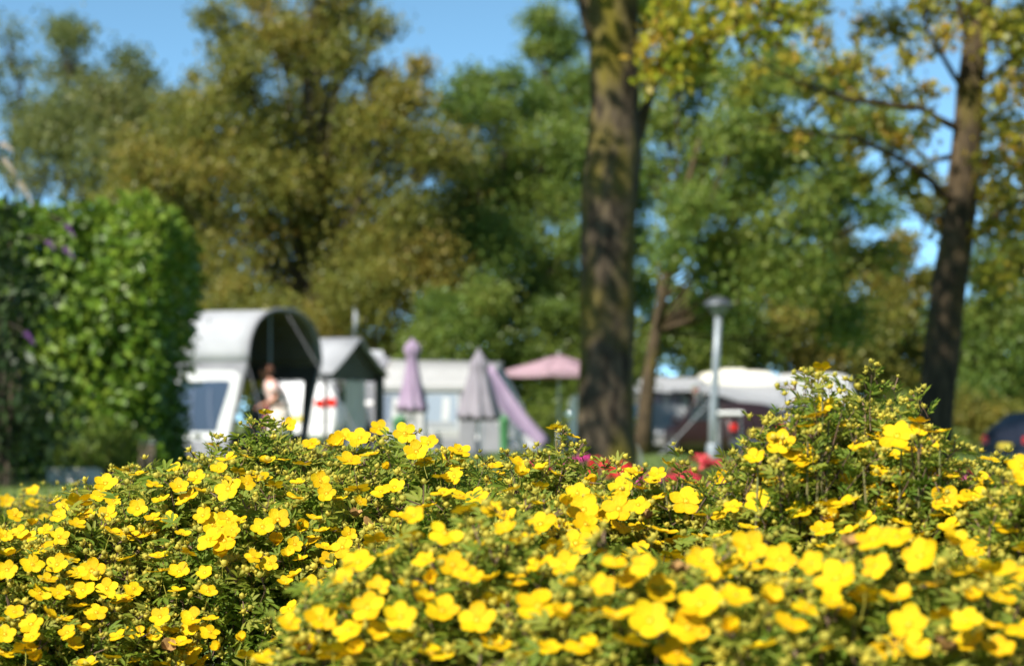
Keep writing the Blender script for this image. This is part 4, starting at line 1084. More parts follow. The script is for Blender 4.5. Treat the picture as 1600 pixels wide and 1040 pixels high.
# dark sheet added in place of the shade under the awnings, with bedding and clothes airing on a rack before it
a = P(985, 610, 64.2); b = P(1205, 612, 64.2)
o = Vector(((a.x + b.x) / 2, 64.2, gz(a.x, 64.2))); r_ = empty('shade_sheet', o, 0, 'added dark sheet standing in for the shade under the grey awnings', 'shade stand-in')
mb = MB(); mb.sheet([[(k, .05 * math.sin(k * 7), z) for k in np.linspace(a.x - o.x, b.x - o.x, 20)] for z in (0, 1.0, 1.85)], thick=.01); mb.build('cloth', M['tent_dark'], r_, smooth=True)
for k in (a.x - o.x, b.x - o.x):
    mb = MB(); mb.tube([(k, .03, 0), (k, .03, 1.9)], .02, 6); mb.build('pole', M['darkmetal'], r_)
d = 61.5
xa, xb = X(1018, d), X(1100, d); o = Vector((xa, d, gz(xa, d)))
rk = empty('drying_rack', o, 0, 'drying rack under the flat grey awning', 'rack')
zr = zz(616, d) - o.z
mb = MB(); mb.tube([(0, 0, zr), (xb - xa, 0, zr)], .012, 6); mb.build('rail', M['greymetal'], rk)
for k in (0, xb - xa):
    mb = MB(); mb.tube([(k, -.2, 0), (k, 0, zr), (k, .2, 0)], .012, 6); mb.build('leg', M['greymetal'], rk)
M['rosecloth'] = cloth_mat('rose_cloth', (.62, .34, .33), (.55, .28, .28)); M['mauvecloth'] = cloth_mat('mauve_cloth', (.52, .44, .50), (.44, .37, .43)); M['whitecloth'] = cloth_mat('white_cloth', (.75, .74, .74))
for (p0, p1, h, key, lab) in ((1020, 1034, .42, 'mauvecloth', 'mauve cloth hanging at the left end of the drying rack'), (1036, 1046, .3, 'whitecloth', 'narrow white cloth hanging beside the mauve one on the rack'), (1048, 1062, .38, 'mauvecloth', 'second mauve cloth, in the middle of the drying rack'),
                              (1064, 1076, .44, 'whitecloth', 'longer white cloth hanging next to the rose pink one'), (1078, 1092, .40, 'rosecloth', 'rose pink cloth hanging at the right of the drying rack')):
    x0, x1 = X(p0, d), X(p1, d)
    mb = MB(); mb.sheet([[(k - x0, -.014 - .01 * math.sin(k * 30), z) for k in np.linspace(x0, x1, 8)] for z in (-h, -.2, 0)] + [[(k - x0, .014, z) for k in np.linspace(x0, x1, 8)] for z in (.014, -.25)], thick=.004)
    tag(mb.build('hanging_cloth', M[key], loc=(x0, d, gz(x0, d) + zr), smooth=True), lab, 'cloth', 'cloths on the drying rack')
# red hanging basket under the awning
p = P(1088, 612, 60.6)
hb = empty('hanging_basket', p, 0, 'small red flower basket hanging under the awning joint', 'flower basket')
mb = MB(); mb.lathe([(0, -.14), (.07, -.12), (.11, -.03), (.115, 0)], 12); mb.build('pot', M['wood'], hb)
mb = MB()
for k in range(40):
    c = Vector(ball(1)[0]) * .13 + Vector((0, 0, .05)); mb.box(c, (.05, .05, .03), rz=random.random() * 3, m=0 if k % 2 else 1)
tag(mb.build('blossoms', [M['red'], M['bin']], hb), kind='stuff')
mb = MB(); mb.tube([(0, 0, .0), (0, 0, zz(597, 60.6) - p.z)], .006, 4); mb.build('hook', M['darkmetal'], hb)

# ------------------------------------------------------------------ lamp post
d = 37.0; x = X(1113, d); g = gz(x, d)
lp = empty('lamp_post', Vector((x, d, g)), 0, 'slim grey lamp post with a hooded lantern in front of the cars', 'street lamp')
zt = zz(494, d) - g; tx = X(1123, d) - x
mb = MB(); mb.tube([(0, 0, -.1), (tx * .15, 0, zt * .33), (tx * .6, 0, zt * .66), (tx, 0, zt)], [.070, .066, .062, .058], 14); mb.build('post', M['greymetal'], lp, smooth=True)
mb = MB(); mb.lathe([(.10, 0), (.10, .22), (.085, .25)], 14, c=(0, 0, 0)); mb.build('base_sleeve', M['greymetal'], lp, smooth=True)
mb = MB(); mb.lathe([(.07, 0), (.10, .03), (.19, .15), (.205, .20)], 20, c=(tx, 0, zt)); ln = mb.build('lantern_bowl', M['lampbowl'], lp, smooth=True)
mb = MB(); mb.lathe([(.25, .18), (.255, .20), (.20, .26), (.10, .315), (.03, .335), (0, .34)], 20, c=(tx, 0, zt)); mb.build('hood', M['darkmetal'], lp, smooth=True)
for q in range(4):
    a = q * PI / 2 + .4
    mb = MB(); mb.tube([(tx + .09 * math.cos(a), .09 * math.sin(a), zt), (tx + .215 * math.cos(a), .215 * math.sin(a), zt + .20)], .008, 5); mb.build('lantern_rib', M['darkmetal'], ln)
d = 50.0
a = P(1052, 690, d); b = P(1118, 618, d)
r_ = empty('leaning_pole', Vector((a.x, d, gz(a.x, d))), 0, 'thin white pole slanting up to the lamp post in front of the silver car', 'pole')
mb = MB(); mb.tube([(-.5, .0, 0), a - r_.location, b - r_.location], .010, 6); mb.build('pole', M['greymetal'], r_)
mb = MB(); mb.tube([(b - r_.location) + Vector((.02, 0, 0)), (b.x - a.x + .05, 0, 0)], .012, 6); mb.build('prop', M['trim_white'], r_)
d = 53
bx = P(1140, 645, d); o = Vector((bx.x, d, gz(bx.x, d)))
r_ = empty('folding_table', o, 0, 'small white folding table top beyond the lamp post', 'table')
zt = bx.z - o.z
mb = MB(); mb.box((0, 0, zt), (.62, .5, .09), bev=.02); mb.build('table_top', M['white'], r_)
for sx, sy in ((-1, -1), (1, -1), (1, 1), (-1, 1)):
    mb = MB(); mb.tube([(sx * .27, sy * .2, 0), (sx * .25, sy * .18, zt - .04)], .009, 6); mb.build('leg', M['greymetal'], r_)

# ------------------------------------------------------------------ camp chair and the person
d = 36.2; o = Vector((X(396, d), d, 0))
ch = empty('camping_chair', o, -.5, 'white and grey camping chair in the mouth of the domed tent', 'chair')
mb = MB(); mb.sheet([[(x_, y_, .42 - .03 * math.cos(x_ * 6)) for x_ in np.linspace(-.24, .24, 6)] for y_ in (-.22, 0, .22)], thick=.012); mb.build('seat', M['tent_grey'], ch)
mb = MB(); mb.sheet([[(x_, .22 + .12 * t, .44 + .62 * t) for x_ in np.linspace(-.24, .24, 6)] for t in (0, .5, 1)], thick=.012); mb.build('backrest', M['tent_grey'], ch)
mb = MB(); mb.sheet([[(x_, .20 + .13 * t, .48 + .62 * t) for x_ in np.linspace(-.20, .20, 6)] for t in (.45, .8, 1.02)] + [[(x_, .37, 1.08) for x_ in np.linspace(-.2, .2, 6)], [(x_, .40, .8) for x_ in np.linspace(-.2, .2, 6)]], thick=.015)
tag(mb.build('towel', cloth_mat('towel_cloth', (.50, .48, .46)), loc=o, rot=(0, 0, -.5)), 'white towel laid over the back of the camping chair', 'towel')
for sx in (-1, 1):
    mb = MB(); mb.tube([(sx * .26, -.25, 0), (sx * .26, .25, .43)], .014, 6); mb.build('leg', M['greymetal'], ch)
    mb = MB(); mb.tube([(sx * .26, .28, 0), (sx * .26, -.22, .43)], .014, 6); mb.build('leg', M['greymetal'], ch)
    mb = MB(); mb.tube([(sx * .25, .22, .43), (sx * .25, .36, 1.08)], .014, 6); mb.build('back_tube', M['greymetal'], ch)
    mb = MB(); mb.box((sx * .27, 0, .63), (.05, .44, .025), bev=.008); mb.build('armrest', M['black'], ch)

def person():
    d = 35.4
    base = Vector((X(430, d), d, 0))
    root = empty('person', base, 0, 'person in a pale pink patterned top standing bent over before the domed tent', 'person')
    H = 1.0
    J = {}
    E = []
    def j(n, p, r, par=None):
        J[n] = (p, r); 
        if par: E.append((par, n))
    # facing -x, bent forward a little
    j('pelvis', (.06, 0, .84), .135)
    j('waist', (.05, 0, .96), .125, 'pelvis'); j('chest', (-.01, 0, 1.12), .145, 'waist'); j('upper', (-.07, 0, 1.23), .12, 'chest'); j('neck', (-.12, 0, 1.31), .055, 'upper')
    j('skull', (-.165, 0, 1.38), .075, 'neck'); j('head', (-.18, 0, 1.44), .088, 'skull'); j('crown', (-.175, 0, 1.485), .07, 'head')
    j('nose', (-.268, 0, 1.415), .014, 'head'); 
    for s, n in ((-1, 'a'), (1, 'b')):
        j('hip' + n, (.06, s * .09, .80), .105, 'pelvis'); j('thigh' + n, (.045, s * .10, .62), .088, 'hip' + n); j('knee' + n, (.02, s * .10, .45), .058, 'thigh' + n)
        j('calf' + n, (.05, s * .10, .30), .056, 'knee' + n); j('ankle' + n, (.06, s * .10, .09), .036, 'calf' + n); j('heel' + n, (.03, s * .10, .045), .04, 'ankle' + n); j('toe' + n, (-.11, s * .11, .025), .026, 'heel' + n)
        j('sh' + n, (-.05, s * .17, 1.22), .06, 'upper'); 
        fx = -.04 if s > 0 else .0
        j('elbow' + n, (.05 + fx, s * .24, 1.00), .042, 'sh' + n); j('fore' + n, (-.06 + fx, s * .22, .93), .038, 'elbow' + n); j('wrist' + n, (-.17 + fx, s * .18, .89), .026, 'fore' + n); j('palm' + n, (-.225 + fx, s * .165, .87), .032, 'wrist' + n)
        for q, (dx, dy, L) in enumerate(((-.03, .030, .07), (-.035, .010, .085), (-.035, -.010, .08), (-.03, -.030, .06))):
            b_ = J['palm' + n][0]
            j('f%d1' % q + n, (b_[0] + dx, b_[1] + dy, b_[2] - .01), .010, 'palm' + n); j('f%d2' % q + n, (b_[0] + dx - L * .4, b_[1] + dy, b_[2] - .03), .009, 'f%d1' % q + n); j('f%d3' % q + n, (b_[0] + dx - L * .55, b_[1] + dy, b_[2] - .06), .007, 'f%d2' % q + n)
        b_ = J['palm' + n][0]
        j('th1' + n, (b_[0] + .02, b_[1] - s * .035, b_[2] - .01), .012, 'palm' + n); j('th2' + n, (b_[0] - .02, b_[1] - s * .05, b_[2] - .025), .010, 'th1' + n)
    names = list(J); idx = {n: i for i, n in enumerate(names)}
    me = bpy.data.meshes.new('body'); me.from_pydata([J[n][0] for n in names], [(idx[a], idx[b]) for a, b in E], []); me.materials.append(M['skin'])
    ob = link('body', me, root)
    sk = ob.modifiers.new('skin', 'SKIN'); sk.use_smooth_shade = True
    if not me.skin_vertices: 
        bpy.context.view_layer.objects.active = ob
    if me.skin_vertices:
        for n in names:
            v = me.skin_vertices[0].data[idx[n]]; v.radius = (J[n][1], J[n][1]); v.use_root = (n == 'pelvis')
    sb = ob.modifiers.new('sub', 'SUBSURF'); sb.levels = 2; sb.render_levels = 2
    def shell(name, rings, key, n=20, thick=.008):
        rows = []
        for (c, rx, ry) in rings:
            rows.append([Vector(c) + Vector((rx * math.cos(2 * PI * k / n), ry * math.sin(2 * PI * k / n), 0)) * (1 + .03 * math.sin(5 * 2 * PI * k / n + c[2] * 20)) for k in range(n + 1)])
        mb = MB(); mb.sheet(rows, thick=thick); return mb.build(name, M[key], root, smooth=True)
    shell('blouse', [((.055, 0, .84), .185, .215), ((.055, 0, .92), .17, .20), ((.03, 0, 1.02), .165, .195), ((-.01, 0, 1.12), .168, .20), ((-.05, 0, 1.20), .15, .205), ((-.085, 0, 1.26), .11, .15), ((-.11, 0, 1.295), .07, .08)], 'blouse')
    for s in (-1, 1):
        rows = []
        for t in (0, .35, .75):
            c = Vector((-.05, s * .16, 1.225)).lerp(Vector((.05, s * .235, 1.02)), t); r = .082 - .012 * t
            dr = Vector((.1, s * .075, -.2)).normalized(); a = dr.orthogonal().normalized(); b = dr.cross(a)
            rows.append([c + (a * math.cos(2 * PI * k / 14) + b * math.sin(2 * PI * k / 14)) * r for k in range(15)])
        mb = MB(); mb.sheet(rows, thick=-.006); mb.build('sleeve', M['blouse'], root, smooth=True)
    shell('skirt', [((.06, 0, .38), .25, .27), ((.06, 0, .55), .225, .25), ((.06, 0, .72), .20, .225), ((.06, 0, .86), .172, .20)], 'skirt')
    mb = MB(); mb.sheet([[( .06 - .262 * math.cos(a) + (z - .5) * .12, .27 * math.sin(a), z) for a in np.linspace(-.8, .8, 9)] for z in (.46, .6, .75, .88)], thick=.008); mb.build('apron', M['apron'], root, smooth=True)
    # hair, face
    mb = MB(); vs = []; rows = []
    for i in range(9):
        a = PI * i / 8 * .62
        rows.append([Vector((-.155, 0, 1.435)) + Vector((math.sin(a) * math.cos(q) * .105 + .018, math.sin(a) * math.sin(q) * .098, math.cos(a) * .105)) * (1 + .05 * math.sin(q * 9 + i)) for q in np.linspace(-2.15, 2.15, 20)])
    mb.sheet(rows, thick=.012); mb.build('hair', M['hair'], root, smooth=True)
    for s in (-1, 1):
        mb = MB(); mb.lathe([(.009 * math.sin(a), -.009 * math.cos(a)) for a in np.linspace(0, PI, 7)], 8, c=(-.256, s * .032, 1.442)); mb.build('eye', M['eye'], root)
        mb = MB(); mb.box((-.165, s * .088, 1.43), (.03, .012, .05), bev=.006); mb.build('ear', M['skin'], root)
        mb = MB(); mb.box((-.03, s * .11, .022), (.21, .085, .035), bev=.016); mb.build('shoe', M['apron'], root)
    mb = MB(); mb.box((-.258, 0, 1.388), (.012, .042, .010), bev=.004); mb.build('mouth', M['apron'], root)
person()
# ------------------------------------------------------------------ the yellow shrubs in front
class Mound:
    def __init__(s, px, d, rx, ry, top, p=2.0, bumps=(), amp=.019, seed=0):
        s.x, s.y, s.rx, s.ry, s.top, s.p, s.amp, s.seed = X(px, d), d, rx, ry, top, p, amp, seed
        s.bumps = [(P(bx, 660, bd).x, bd, a, sg) for (bx, bd, a, sg) in bumps]
    def h(s, x, y):
        r = np.sqrt(((x - s.x) / s.rx) ** 2 + ((y - s.y) / s.ry) ** 2)
        z = s.top * (1 - r ** s.p)
        k = s.seed
        z = z + s.amp * (np.sin(x * 31 + k) * np.sin(y * 27 + 2 * k) + .7 * np.sin(x * 57 + 3 * k + y * 11) * np.sin(y * 49 + k) + .6 * np.sin(x * 14 + k * 5) * np.sin(y * 12 + k))
        for bx, by, a, sg in s.bumps:
            z = z + a * np.exp(-((x - bx) ** 2 + (y - by) ** 2) / (2 * sg * sg))
        return np.where(r < 1.02, z, -9.0)
    def n(s, x, y):
        e = .012
        v = np.array([(s.h(x - e, y) - s.h(x + e, y)) / (2 * e), (s.h(x, y - e) - s.h(x, y + e)) / (2 * e), 1.0])
        v = np.clip(v, -2.2, 2.2)
        return Vector(v).normalized()
SHRUBS = [  # key, mound, label
    ('A', Mound(475, 2.62, .415, .66, .543, 5.0, [(412, 2.46, .050, .028), (335, 2.6, -.016, .05), (490, 2.6, -.022, .04), (610, 2.55, .020, .07), (232, 2.55, -.014, .045)], seed=1), 'sharp yellow flowering shrub left of the centre, below the domed tent'),
    ('B', Mound(40, 2.22, .34, .42, .475, 2.6, [(300, 2.1, .004, .05)], seed=2), 'yellow flowering shrub filling the lower left corner'),
    ('C', Mound(720, 1.65, .31, .36, .511, 2.0, seed=3), 'blurred yellow flowering shrub at the bottom edge near the middle'),
    ('D', Mound(905, 2.12, .44, .42, .518, 3.0, [(875, 2.2, .024, .03), (770, 2.1, .012, .05), (1010, 2.2, -.012, .05)], seed=4), 'yellow flowering shrub in the middle below the big mossy trunk'),
    ('E', Mound(1345, 1.98, .38, .46, .564, 2.0, [(1270, 1.95, .012, .03), (1400, 1.98, .004, .03)], seed=5), 'tallest yellow flowering shrub with long budded shoots at the right'),
    ('F', Mound(1290, 1.50, .48, .34, .498, 2.4, seed=6), 'blurred yellow flowering shrub in the lower right corner'),
    ('G', Mound(0, 3.9, .40, .5, .455, 2.6, seed=7), 'blurred yellow shrub farther off at the left edge before the path'),
    ('H', Mound(1680, 1.75, .22, .30, .560, 2.2, seed=8), 'yellow flowering shrub cut by the right edge'),
]
MD = {k: m for k, m, l in SHRUBS}
ROOT = {}
for k, m, l in SHRUBS:
    ROOT[k] = empty('flowering_shrub', (m.x, m.y, 0), 0, l, 'shrub', 'yellow flowering shrubs in the bed')

def hit(px, py, ymin=1.0, ymax=5.0):
    """first canopy that the line of sight through a pixel meets; else the one that it passes closest above"""
    ds = np.arange(ymin, ymax, .006)
    q = P(px, py, 1.0)
    xs, zs = q.x * ds, EYE.z + (q.z - EYE.z) * ds
    H = np.stack([MD[k].h(xs, ds) for k, m, l in SHRUBS])
    g = zs - H.max(0)
    i = np.argmax(g < 0) if (g < 0).any() else -1
    ok = i >= 0
    if not ok: i = int(np.argmin(g))
    k = SHRUBS[int(np.argmax(H[:, i]))][0]
    return ok, k, Vector((xs[i], ds[i], zs[i])), float(g[i])

# ---- flower meshes, radius 1
def petal_mesh(seed):
    r = random.Random(seed)
    mb = MB(); rows = []; tw, cu, sc_ = r.uniform(-1, 1), r.uniform(.03, .2), r.uniform(-.6, 1)
    for t in np.array([0, .18, .42, .66, .86, 1]):
        x = .06 + .96 * t
        wd = max(.085 + .1 * t * (t < .9), .425 * math.sqrt(max(0, 1 - ((x - .61) / .43) ** 2))) if t < .95 else .15
        row = []
        for s in np.linspace(-1, 1, 5):
            xx = x - (.05 * t * t * s * s) - (.02 if (t > .95 and s == 0) else 0)
            z = .05 + cu * t * t + .09 * s * s * t * sc_ + .012 * r.uniform(-1, 1) * t + .05 * s * t * tw
            row.append((xx, s * wd, z))
        rows.append(row)
    mb.sheet(rows)
    return mb.mesh('petal', M['petal'], True)
PET = [petal_mesh(k) for k in range(10)]
M['stalk'] = mat('green_stalk', (.13, .15, .04), (.16, .12, .05), rough=.8, scale=60)
M['faded'] = mat('faded_petal', (.36, .21, .06), (.26, .14, .04), rough=.8, scale=4)
PETF = []
for _m in PET:
    _c = _m.copy(); _c.materials.clear(); _c.materials.append(M['faded']); PETF.append(_c)
def centre_mesh(seed):
    r = random.Random(seed)
    mb = MB()
    mb.lathe([(.0, .11), (.07, .10), (.12, .055), (.13, .03)], 8, m=0)
    for k in range(16):
        a = 2 * PI * k / 16 + r.uniform(-.1, .1); ra = r.uniform(.13, .21); h = r.uniform(.12, .19)
        c = Vector((ra * math.cos(a), ra * math.sin(a), h)); e = .024
        mb.add([c + Vector((e, 0, 0)), c + Vector((-e * .5, e * .87, 0)), c + Vector((-e * .5, -e * .87, 0)), c + Vector((0, 0, e * 1.5)), Vector((c.x * .7, c.y * .7, .05))],
               [(0, 1, 3), (1, 2, 3), (2, 0, 3), (0, 2, 4), (2, 1, 4), (1, 0, 4)], 0)
    for k in range(5):   # green sepals below
        a = 2 * PI * (k + .5) / 5; ca, sa = math.cos(a), math.sin(a)
        mb.add([(.05 * ca - .10 * sa, .05 * sa + .10 * ca, -.02), (.05 * ca + .10 * sa, .05 * sa - .10 * ca, -.02), (.50 * ca, .50 * sa, .0), (.25 * ca, .25 * sa, -.05)], [(0, 3, 2), (3, 1, 2), (0, 1, 3)], 1)
    mb.tube([(0, 0, .02), (r.uniform(-.1, .1), r.uniform(-.1, .1), -.6), (r.uniform(-.3, .3), r.uniform(-.3, .3), -1.7)], [.035, .026, .03], 4, m=1)
    me = mb.mesh('flower', [M['stamen'], M['bud'], M['twig']])
    at = me.attributes.new('rnd', 'FLOAT', 'POINT'); at.data.foreach_set('value', [.2] * len(me.vertices))
    return me
CEN = [centre_mesh(k) for k in range(3)]

# ---- shoots: leaves of five leaflets, buds at the tip; triangles only
def add_leaflet(vs, fs, o, u, n, L, wd, lite=False):
    v = u.cross(n).normalized()
    k = len(vs)
    if lite:
        vs += [o, o + u * L * .5 + v * wd + n * L * .05, o + u * L - n * L * .08, o + u * L * .5 - v * wd + n * L * .05]
        fs += [(k, k + 2, k + 1), (k, k + 3, k + 2)]
        return
    vs += [o, o + u * L * .35 + v * wd * .8 + n * L * .06, o + u * L * .72 + v * wd * .75 + n * L * .03, o + u * L - n * L * .10, o + u * L * .72 - v * wd * .75 + n * L * .03, o + u * L * .35 - v * wd * .8 + n * L * .06]
    fs += [(k, k + 3, k + 2), (k, k + 2, k + 1), (k, k + 5, k + 4), (k, k + 4, k + 3)]
def bud_geo(vs, fs, c, up, r, open_=0.0):
    a = up.orthogonal().normalized(); b = up.cross(a)
    k = len(vs); n = 5
    for (rr, h) in ((.55, -.7), (1.0, -.1), (.75, .6)):
        for q in range(n):
            t = 2 * PI * q / n
            vs.append(c + (a * math.cos(t) + b * math.sin(t)) * r * rr + up * r * h)
    vs.append(c + up * r * 1.15)
    for i in range(2):
        for q in range(n):
            p0, p1, p2, p3 = k + i * n + q, k + i * n + (q + 1) % n, k + (i + 1) * n + (q + 1) % n, k + (i + 1) * n + q
            fs += [(p0, p1, p2), (p0, p2, p3)]
    for q in range(n): fs.append((k + 2 * n + q, k + 2 * n + (q + 1) % n, k + 3 * n))
    for q in range(5):   # pointed sepals
        t = 2 * PI * (q + .5) / 5; dr = a * math.cos(t) + b * math.sin(t); tg = up.cross(dr)
        m = len(vs)
        vs += [c + dr * r * .55 - up * r * .6 + tg * r * .55, c + dr * r * .55 - up * r * .6 - tg * r * .55, c + dr * r * (1.6 + open_) + up * r * .65]
        fs += [(m, m + 1, m + 2)]
def shoot_arrays(seed, L, nleaf, nbud, spread=1.0, lite=False):
    r = random.Random(seed)
    vs, fs, mi, rv = [], [], [], []
    def close(m, val):
        mi.extend([m] * (len(fs) - len(mi))); rv.extend([val] * (len(vs) - len(rv)))
    bend = Vector((r.uniform(-.15, .15), r.uniform(-.15, .15), 0))
    ax = lambda t: Vector((bend.x * L * t * t, bend.y * L * t * t, L * t))
    for i in range(4):
        c = ax(i / 3); rr = .0011 * (1 - .25 * i)
        vs += [c + Vector((rr * math.cos(q * 2.094), rr * math.sin(q * 2.094), 0)) for q in range(3)]
    for i in range(3):
        for q in range(3):
            a, b = i * 3 + q, i * 3 + (q + 1) % 3
            fs += [(a, b, b + 3), (a, b + 3, a + 3)]
    close(1, .5)
    for k in range(nleaf):
        t = .12 + .86 * k / max(1, nleaf - 1)
        az = k * 2.4 + r.uniform(-.4, .4)
        out = Vector((math.cos(az), math.sin(az), r.uniform(.25, .95))).normalized()
        base = ax(t)
        pl = r.uniform(.006, .013) * spread
        o = base + out * pl
        side = out.cross(Vector((0, 0, 1))).normalized()
        n = side.cross(out).normalized()
        n = (n + Vector((r.uniform(-.5, .5), r.uniform(-.5, .5), r.uniform(-.2, .3)))).normalized()
        side = out.cross(n).normalized()
        sz = r.uniform(.8, 1.2) * spread
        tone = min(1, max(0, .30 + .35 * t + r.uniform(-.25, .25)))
        for (an, ln, back) in ((0, .0142, 0), (.58, .013, 0), (-.58, .013, 0), (1.1, .0108, .35), (-1.1, .0108, .35)):
            u = (out * math.cos(an) + side * math.sin(an) + n * r.uniform(-.25, .15)).normalized()
            add_leaflet(vs, fs, o - out * pl * back, u, n, ln * sz, (.0019 + .0008 * lite) * sz * r.uniform(.85, 1.2), lite)
            close(0, min(1, max(0, tone + r.uniform(-.1, .1))))
    tip = ax(1)
    for k in range(nbud):
        az = k * 2.4 + r.uniform(-.5, .5)
        dr = Vector((math.cos(az) * .7, math.sin(az) * .7, r.uniform(.5, 1.2))).normalized()
        ln = r.uniform(.008, .02)
        c = tip + dr * ln
        m = len(vs)
        vs += [tip + Vector((.0007, 0, 0)), tip - Vector((.0007, 0, 0)), c + Vector((.0007, 0, 0)), c - Vector((.0007, 0, 0))]
        fs += [(m, m + 1, m + 3), (m, m + 3, m + 2)]; close(1, .5)
        bud_geo(vs, fs, c, dr, r.uniform(.0022, .0034), r.uniform(.1, .9)); close(2, r.random())
    return np.array([tuple(p) for p in vs]), np.array(fs, np.int32), np.array(mi, np.int32), np.array(rv)
TS = [shoot_arrays(100 + k, random.Random(k).uniform(.045, .075), 7, (k % 4) + 2) for k in range(8)]
TL = [shoot_arrays(200 + k, random.Random(k).uniform(.05, .08), 9, 0) for k in range(6)]
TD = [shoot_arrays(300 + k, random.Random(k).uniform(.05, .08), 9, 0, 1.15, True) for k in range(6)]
SM = [M['leaf'], M['twig'], M['bud']]
def tmesh(name, T_):
    return np_mesh(name, T_[0], T_[1], SM, T_[2], T_[3])
TSM = [tmesh('leafy_shoot', t) for t in TS]
def frame(n, spin):
    q = n.to_track_quat('Z', 'Y').to_matrix()
    return np.array(q @ Matrix.Rotation(spin, 3, 'Z'))
def join(insts, root):
    """insts: (template, 3x3, scale, position, tone shift)"""
    Vs, Fs, Ms, Rs = [], [], [], []; k = 0
    o = np.array(root.location)
    for (T_, R_, s, p, ds) in insts:
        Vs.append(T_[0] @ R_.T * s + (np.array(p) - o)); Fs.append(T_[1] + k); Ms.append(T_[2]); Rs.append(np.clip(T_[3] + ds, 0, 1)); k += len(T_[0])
    return np.concatenate(Vs), np.concatenate(Fs), np.concatenate(Ms), np.concatenate(Rs)
def pix(x, y, z):
    b = (z - EYE.z) / y
    return 800 + F_PX * x / y, 660 - F_PX * b

budm = []
for k in range(4):
    vs, fs = [], []
    bud_geo(vs, fs, Vector((0, 0, 0)), Vector((0, 0, 1)), .0036, .2 + .2 * k)
    nb = len(fs); m = len(vs)
    vs += [Vector((.0008, 0, 0)), Vector((-.0008, 0, 0)), Vector((.001, 0, -.03)), Vector((-.001, 0, -.03)), Vector((0, .0009, 0)), Vector((0, -.0009, 0)), Vector((0, .001, -.03)), Vector((0, -.001, -.03))]
    fs += [(m, m + 1, m + 3), (m, m + 3, m + 2), (m + 4, m + 5, m + 7), (m + 4, m + 7, m + 6)]
    budm.append(np_mesh('flower_bud', np.array([tuple(p) for p in vs]), np.array(fs), [M['bud'], M['twig']], [0] * nb + [1] * 4, [.25 * k + .15] * len(vs)))

for key, m, lab in SHRUBS:
    root = ROOT[key]
    insts, seen = [], []
    near = m.y < 1.7
    n = {'A': 2500, 'B': 1400, 'C': 1000, 'D': 1600, 'E': 1700, 'F': 1300, 'G': 700, 'H': 450}[key]
    tries = 0
    while len(insts) < n and tries < n * 25:
        tries += 1
        a, r = random.random() * 2 * PI, math.sqrt(random.random())
        x, y = m.x + m.rx * r * math.cos(a), m.y + m.ry * r * math.sin(a)
        z = float(m.h(x, y))
        if z < .05: continue
        if y < .75: continue
        oth = max(float(q.h(x, y)) for k2, q, l2 in SHRUBS if k2 != key)
        if oth > z + .04: continue
        px, py = pix(x, y, z)
        inside = -40 < px < 1640 and py < 1090
        nv = m.n(x, y)
        pt = Vector((x, y, z)); tc = EYE - pt
        vis = inside and nv.dot(tc.normalized()) > -.12
        if vis:
            for t in (.04, .08, .13, .19, .26, .34, .43):
                q = pt + tc * t
                if max(float(mm.h(q.x, q.y)) for kk, mm, ll in SHRUBS if kk != key) > q.z + .02: vis = False; break
        if not vis and random.random() > .16: continue
        d = (nv * .6 + Vector((0, 0, .7)) + Vector((random.uniform(-.5, .5), random.uniform(-.5, .5), 0))).normalized()
        deep = random.random()
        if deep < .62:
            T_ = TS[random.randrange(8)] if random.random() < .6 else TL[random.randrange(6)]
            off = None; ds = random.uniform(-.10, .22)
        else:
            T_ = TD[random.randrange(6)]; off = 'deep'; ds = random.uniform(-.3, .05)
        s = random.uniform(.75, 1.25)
        if off is None: off = -float(T_[0][:, 2].max()) * s + random.choice((random.uniform(-.02, .008), random.uniform(-.02, .008), random.uniform(.0, .03)))
        if off == 'deep': off = -float(T_[0][:, 2].max()) * s - random.uniform(.012, .05)
        p = Vector((x, y, z)) + d * off
        R_ = frame(d, random.random() * 6.28)
        if deep < .62 and inside and len(seen) < 60 and nv.y < .3 and random.random() < .25:
            k = random.randrange(8)
            ob = link('leafy_shoot', TSM[k], root)
            ob.matrix_local = Matrix.Translation(p + d * .012 - root.location) @ Matrix(R_.tolist()).to_4x4() @ Matrix.Scale(s, 4)
            seen.append(ob)
        else:
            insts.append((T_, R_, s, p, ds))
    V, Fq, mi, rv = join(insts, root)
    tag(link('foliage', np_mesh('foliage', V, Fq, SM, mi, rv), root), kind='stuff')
    nb = 0
    while nb < 40:
        a, r = random.random() * 2 * PI, math.sqrt(random.random())
        x, y = m.x + m.rx * r * math.cos(a), m.y + m.ry * r * math.sin(a); z = float(m.h(x, y))
        px, py = pix(x, y, z)
        if z < .1 or y < .8: nb += .02; continue
        if not (-20 < px < 1620 and py < 1060): nb += .02; continue
        d = (m.n(x, y) * .4 + Vector((random.uniform(-.5, .5), random.uniform(-.5, .5), .9))).normalized()
        ob = link('flower_bud', budm[nb.__int__() % 4], root)
        ob.matrix_local = Matrix.Translation(Vector((x, y, z)) + d * .010 - root.location) @ d.to_track_quat('Z', 'Y').to_matrix().to_4x4() @ Matrix.Scale(random.uniform(.8, 1.2), 4)
        nb += 1
    for k in range(16):
        a, r = random.random() * 2 * PI, .2 + .65 * math.sqrt(random.random())
        x, y = m.x + m.rx * r * math.cos(a), m.y + m.ry * r * math.sin(a); z = max(.15, float(m.h(x, y)) - .03)
        b_ = Vector((random.uniform(-.06, .06), random.uniform(-.06, .06), -.02)); e = Vector((x - m.x, y - m.y, z))
        md = b_.lerp(e, .5) + Vector((0, 0, .06 * r))
        mb = MB(); mb.tube([b_, b_.lerp(md, .5) + Vector((random.uniform(-.02, .02),) * 3), md, md.lerp(e, .6) + Vector((random.uniform(-.015, .015),) * 3), e], [.005, .004, .003, .0022, .0012], 6)
        mb.build('stem', M['twig'], root, smooth=True)

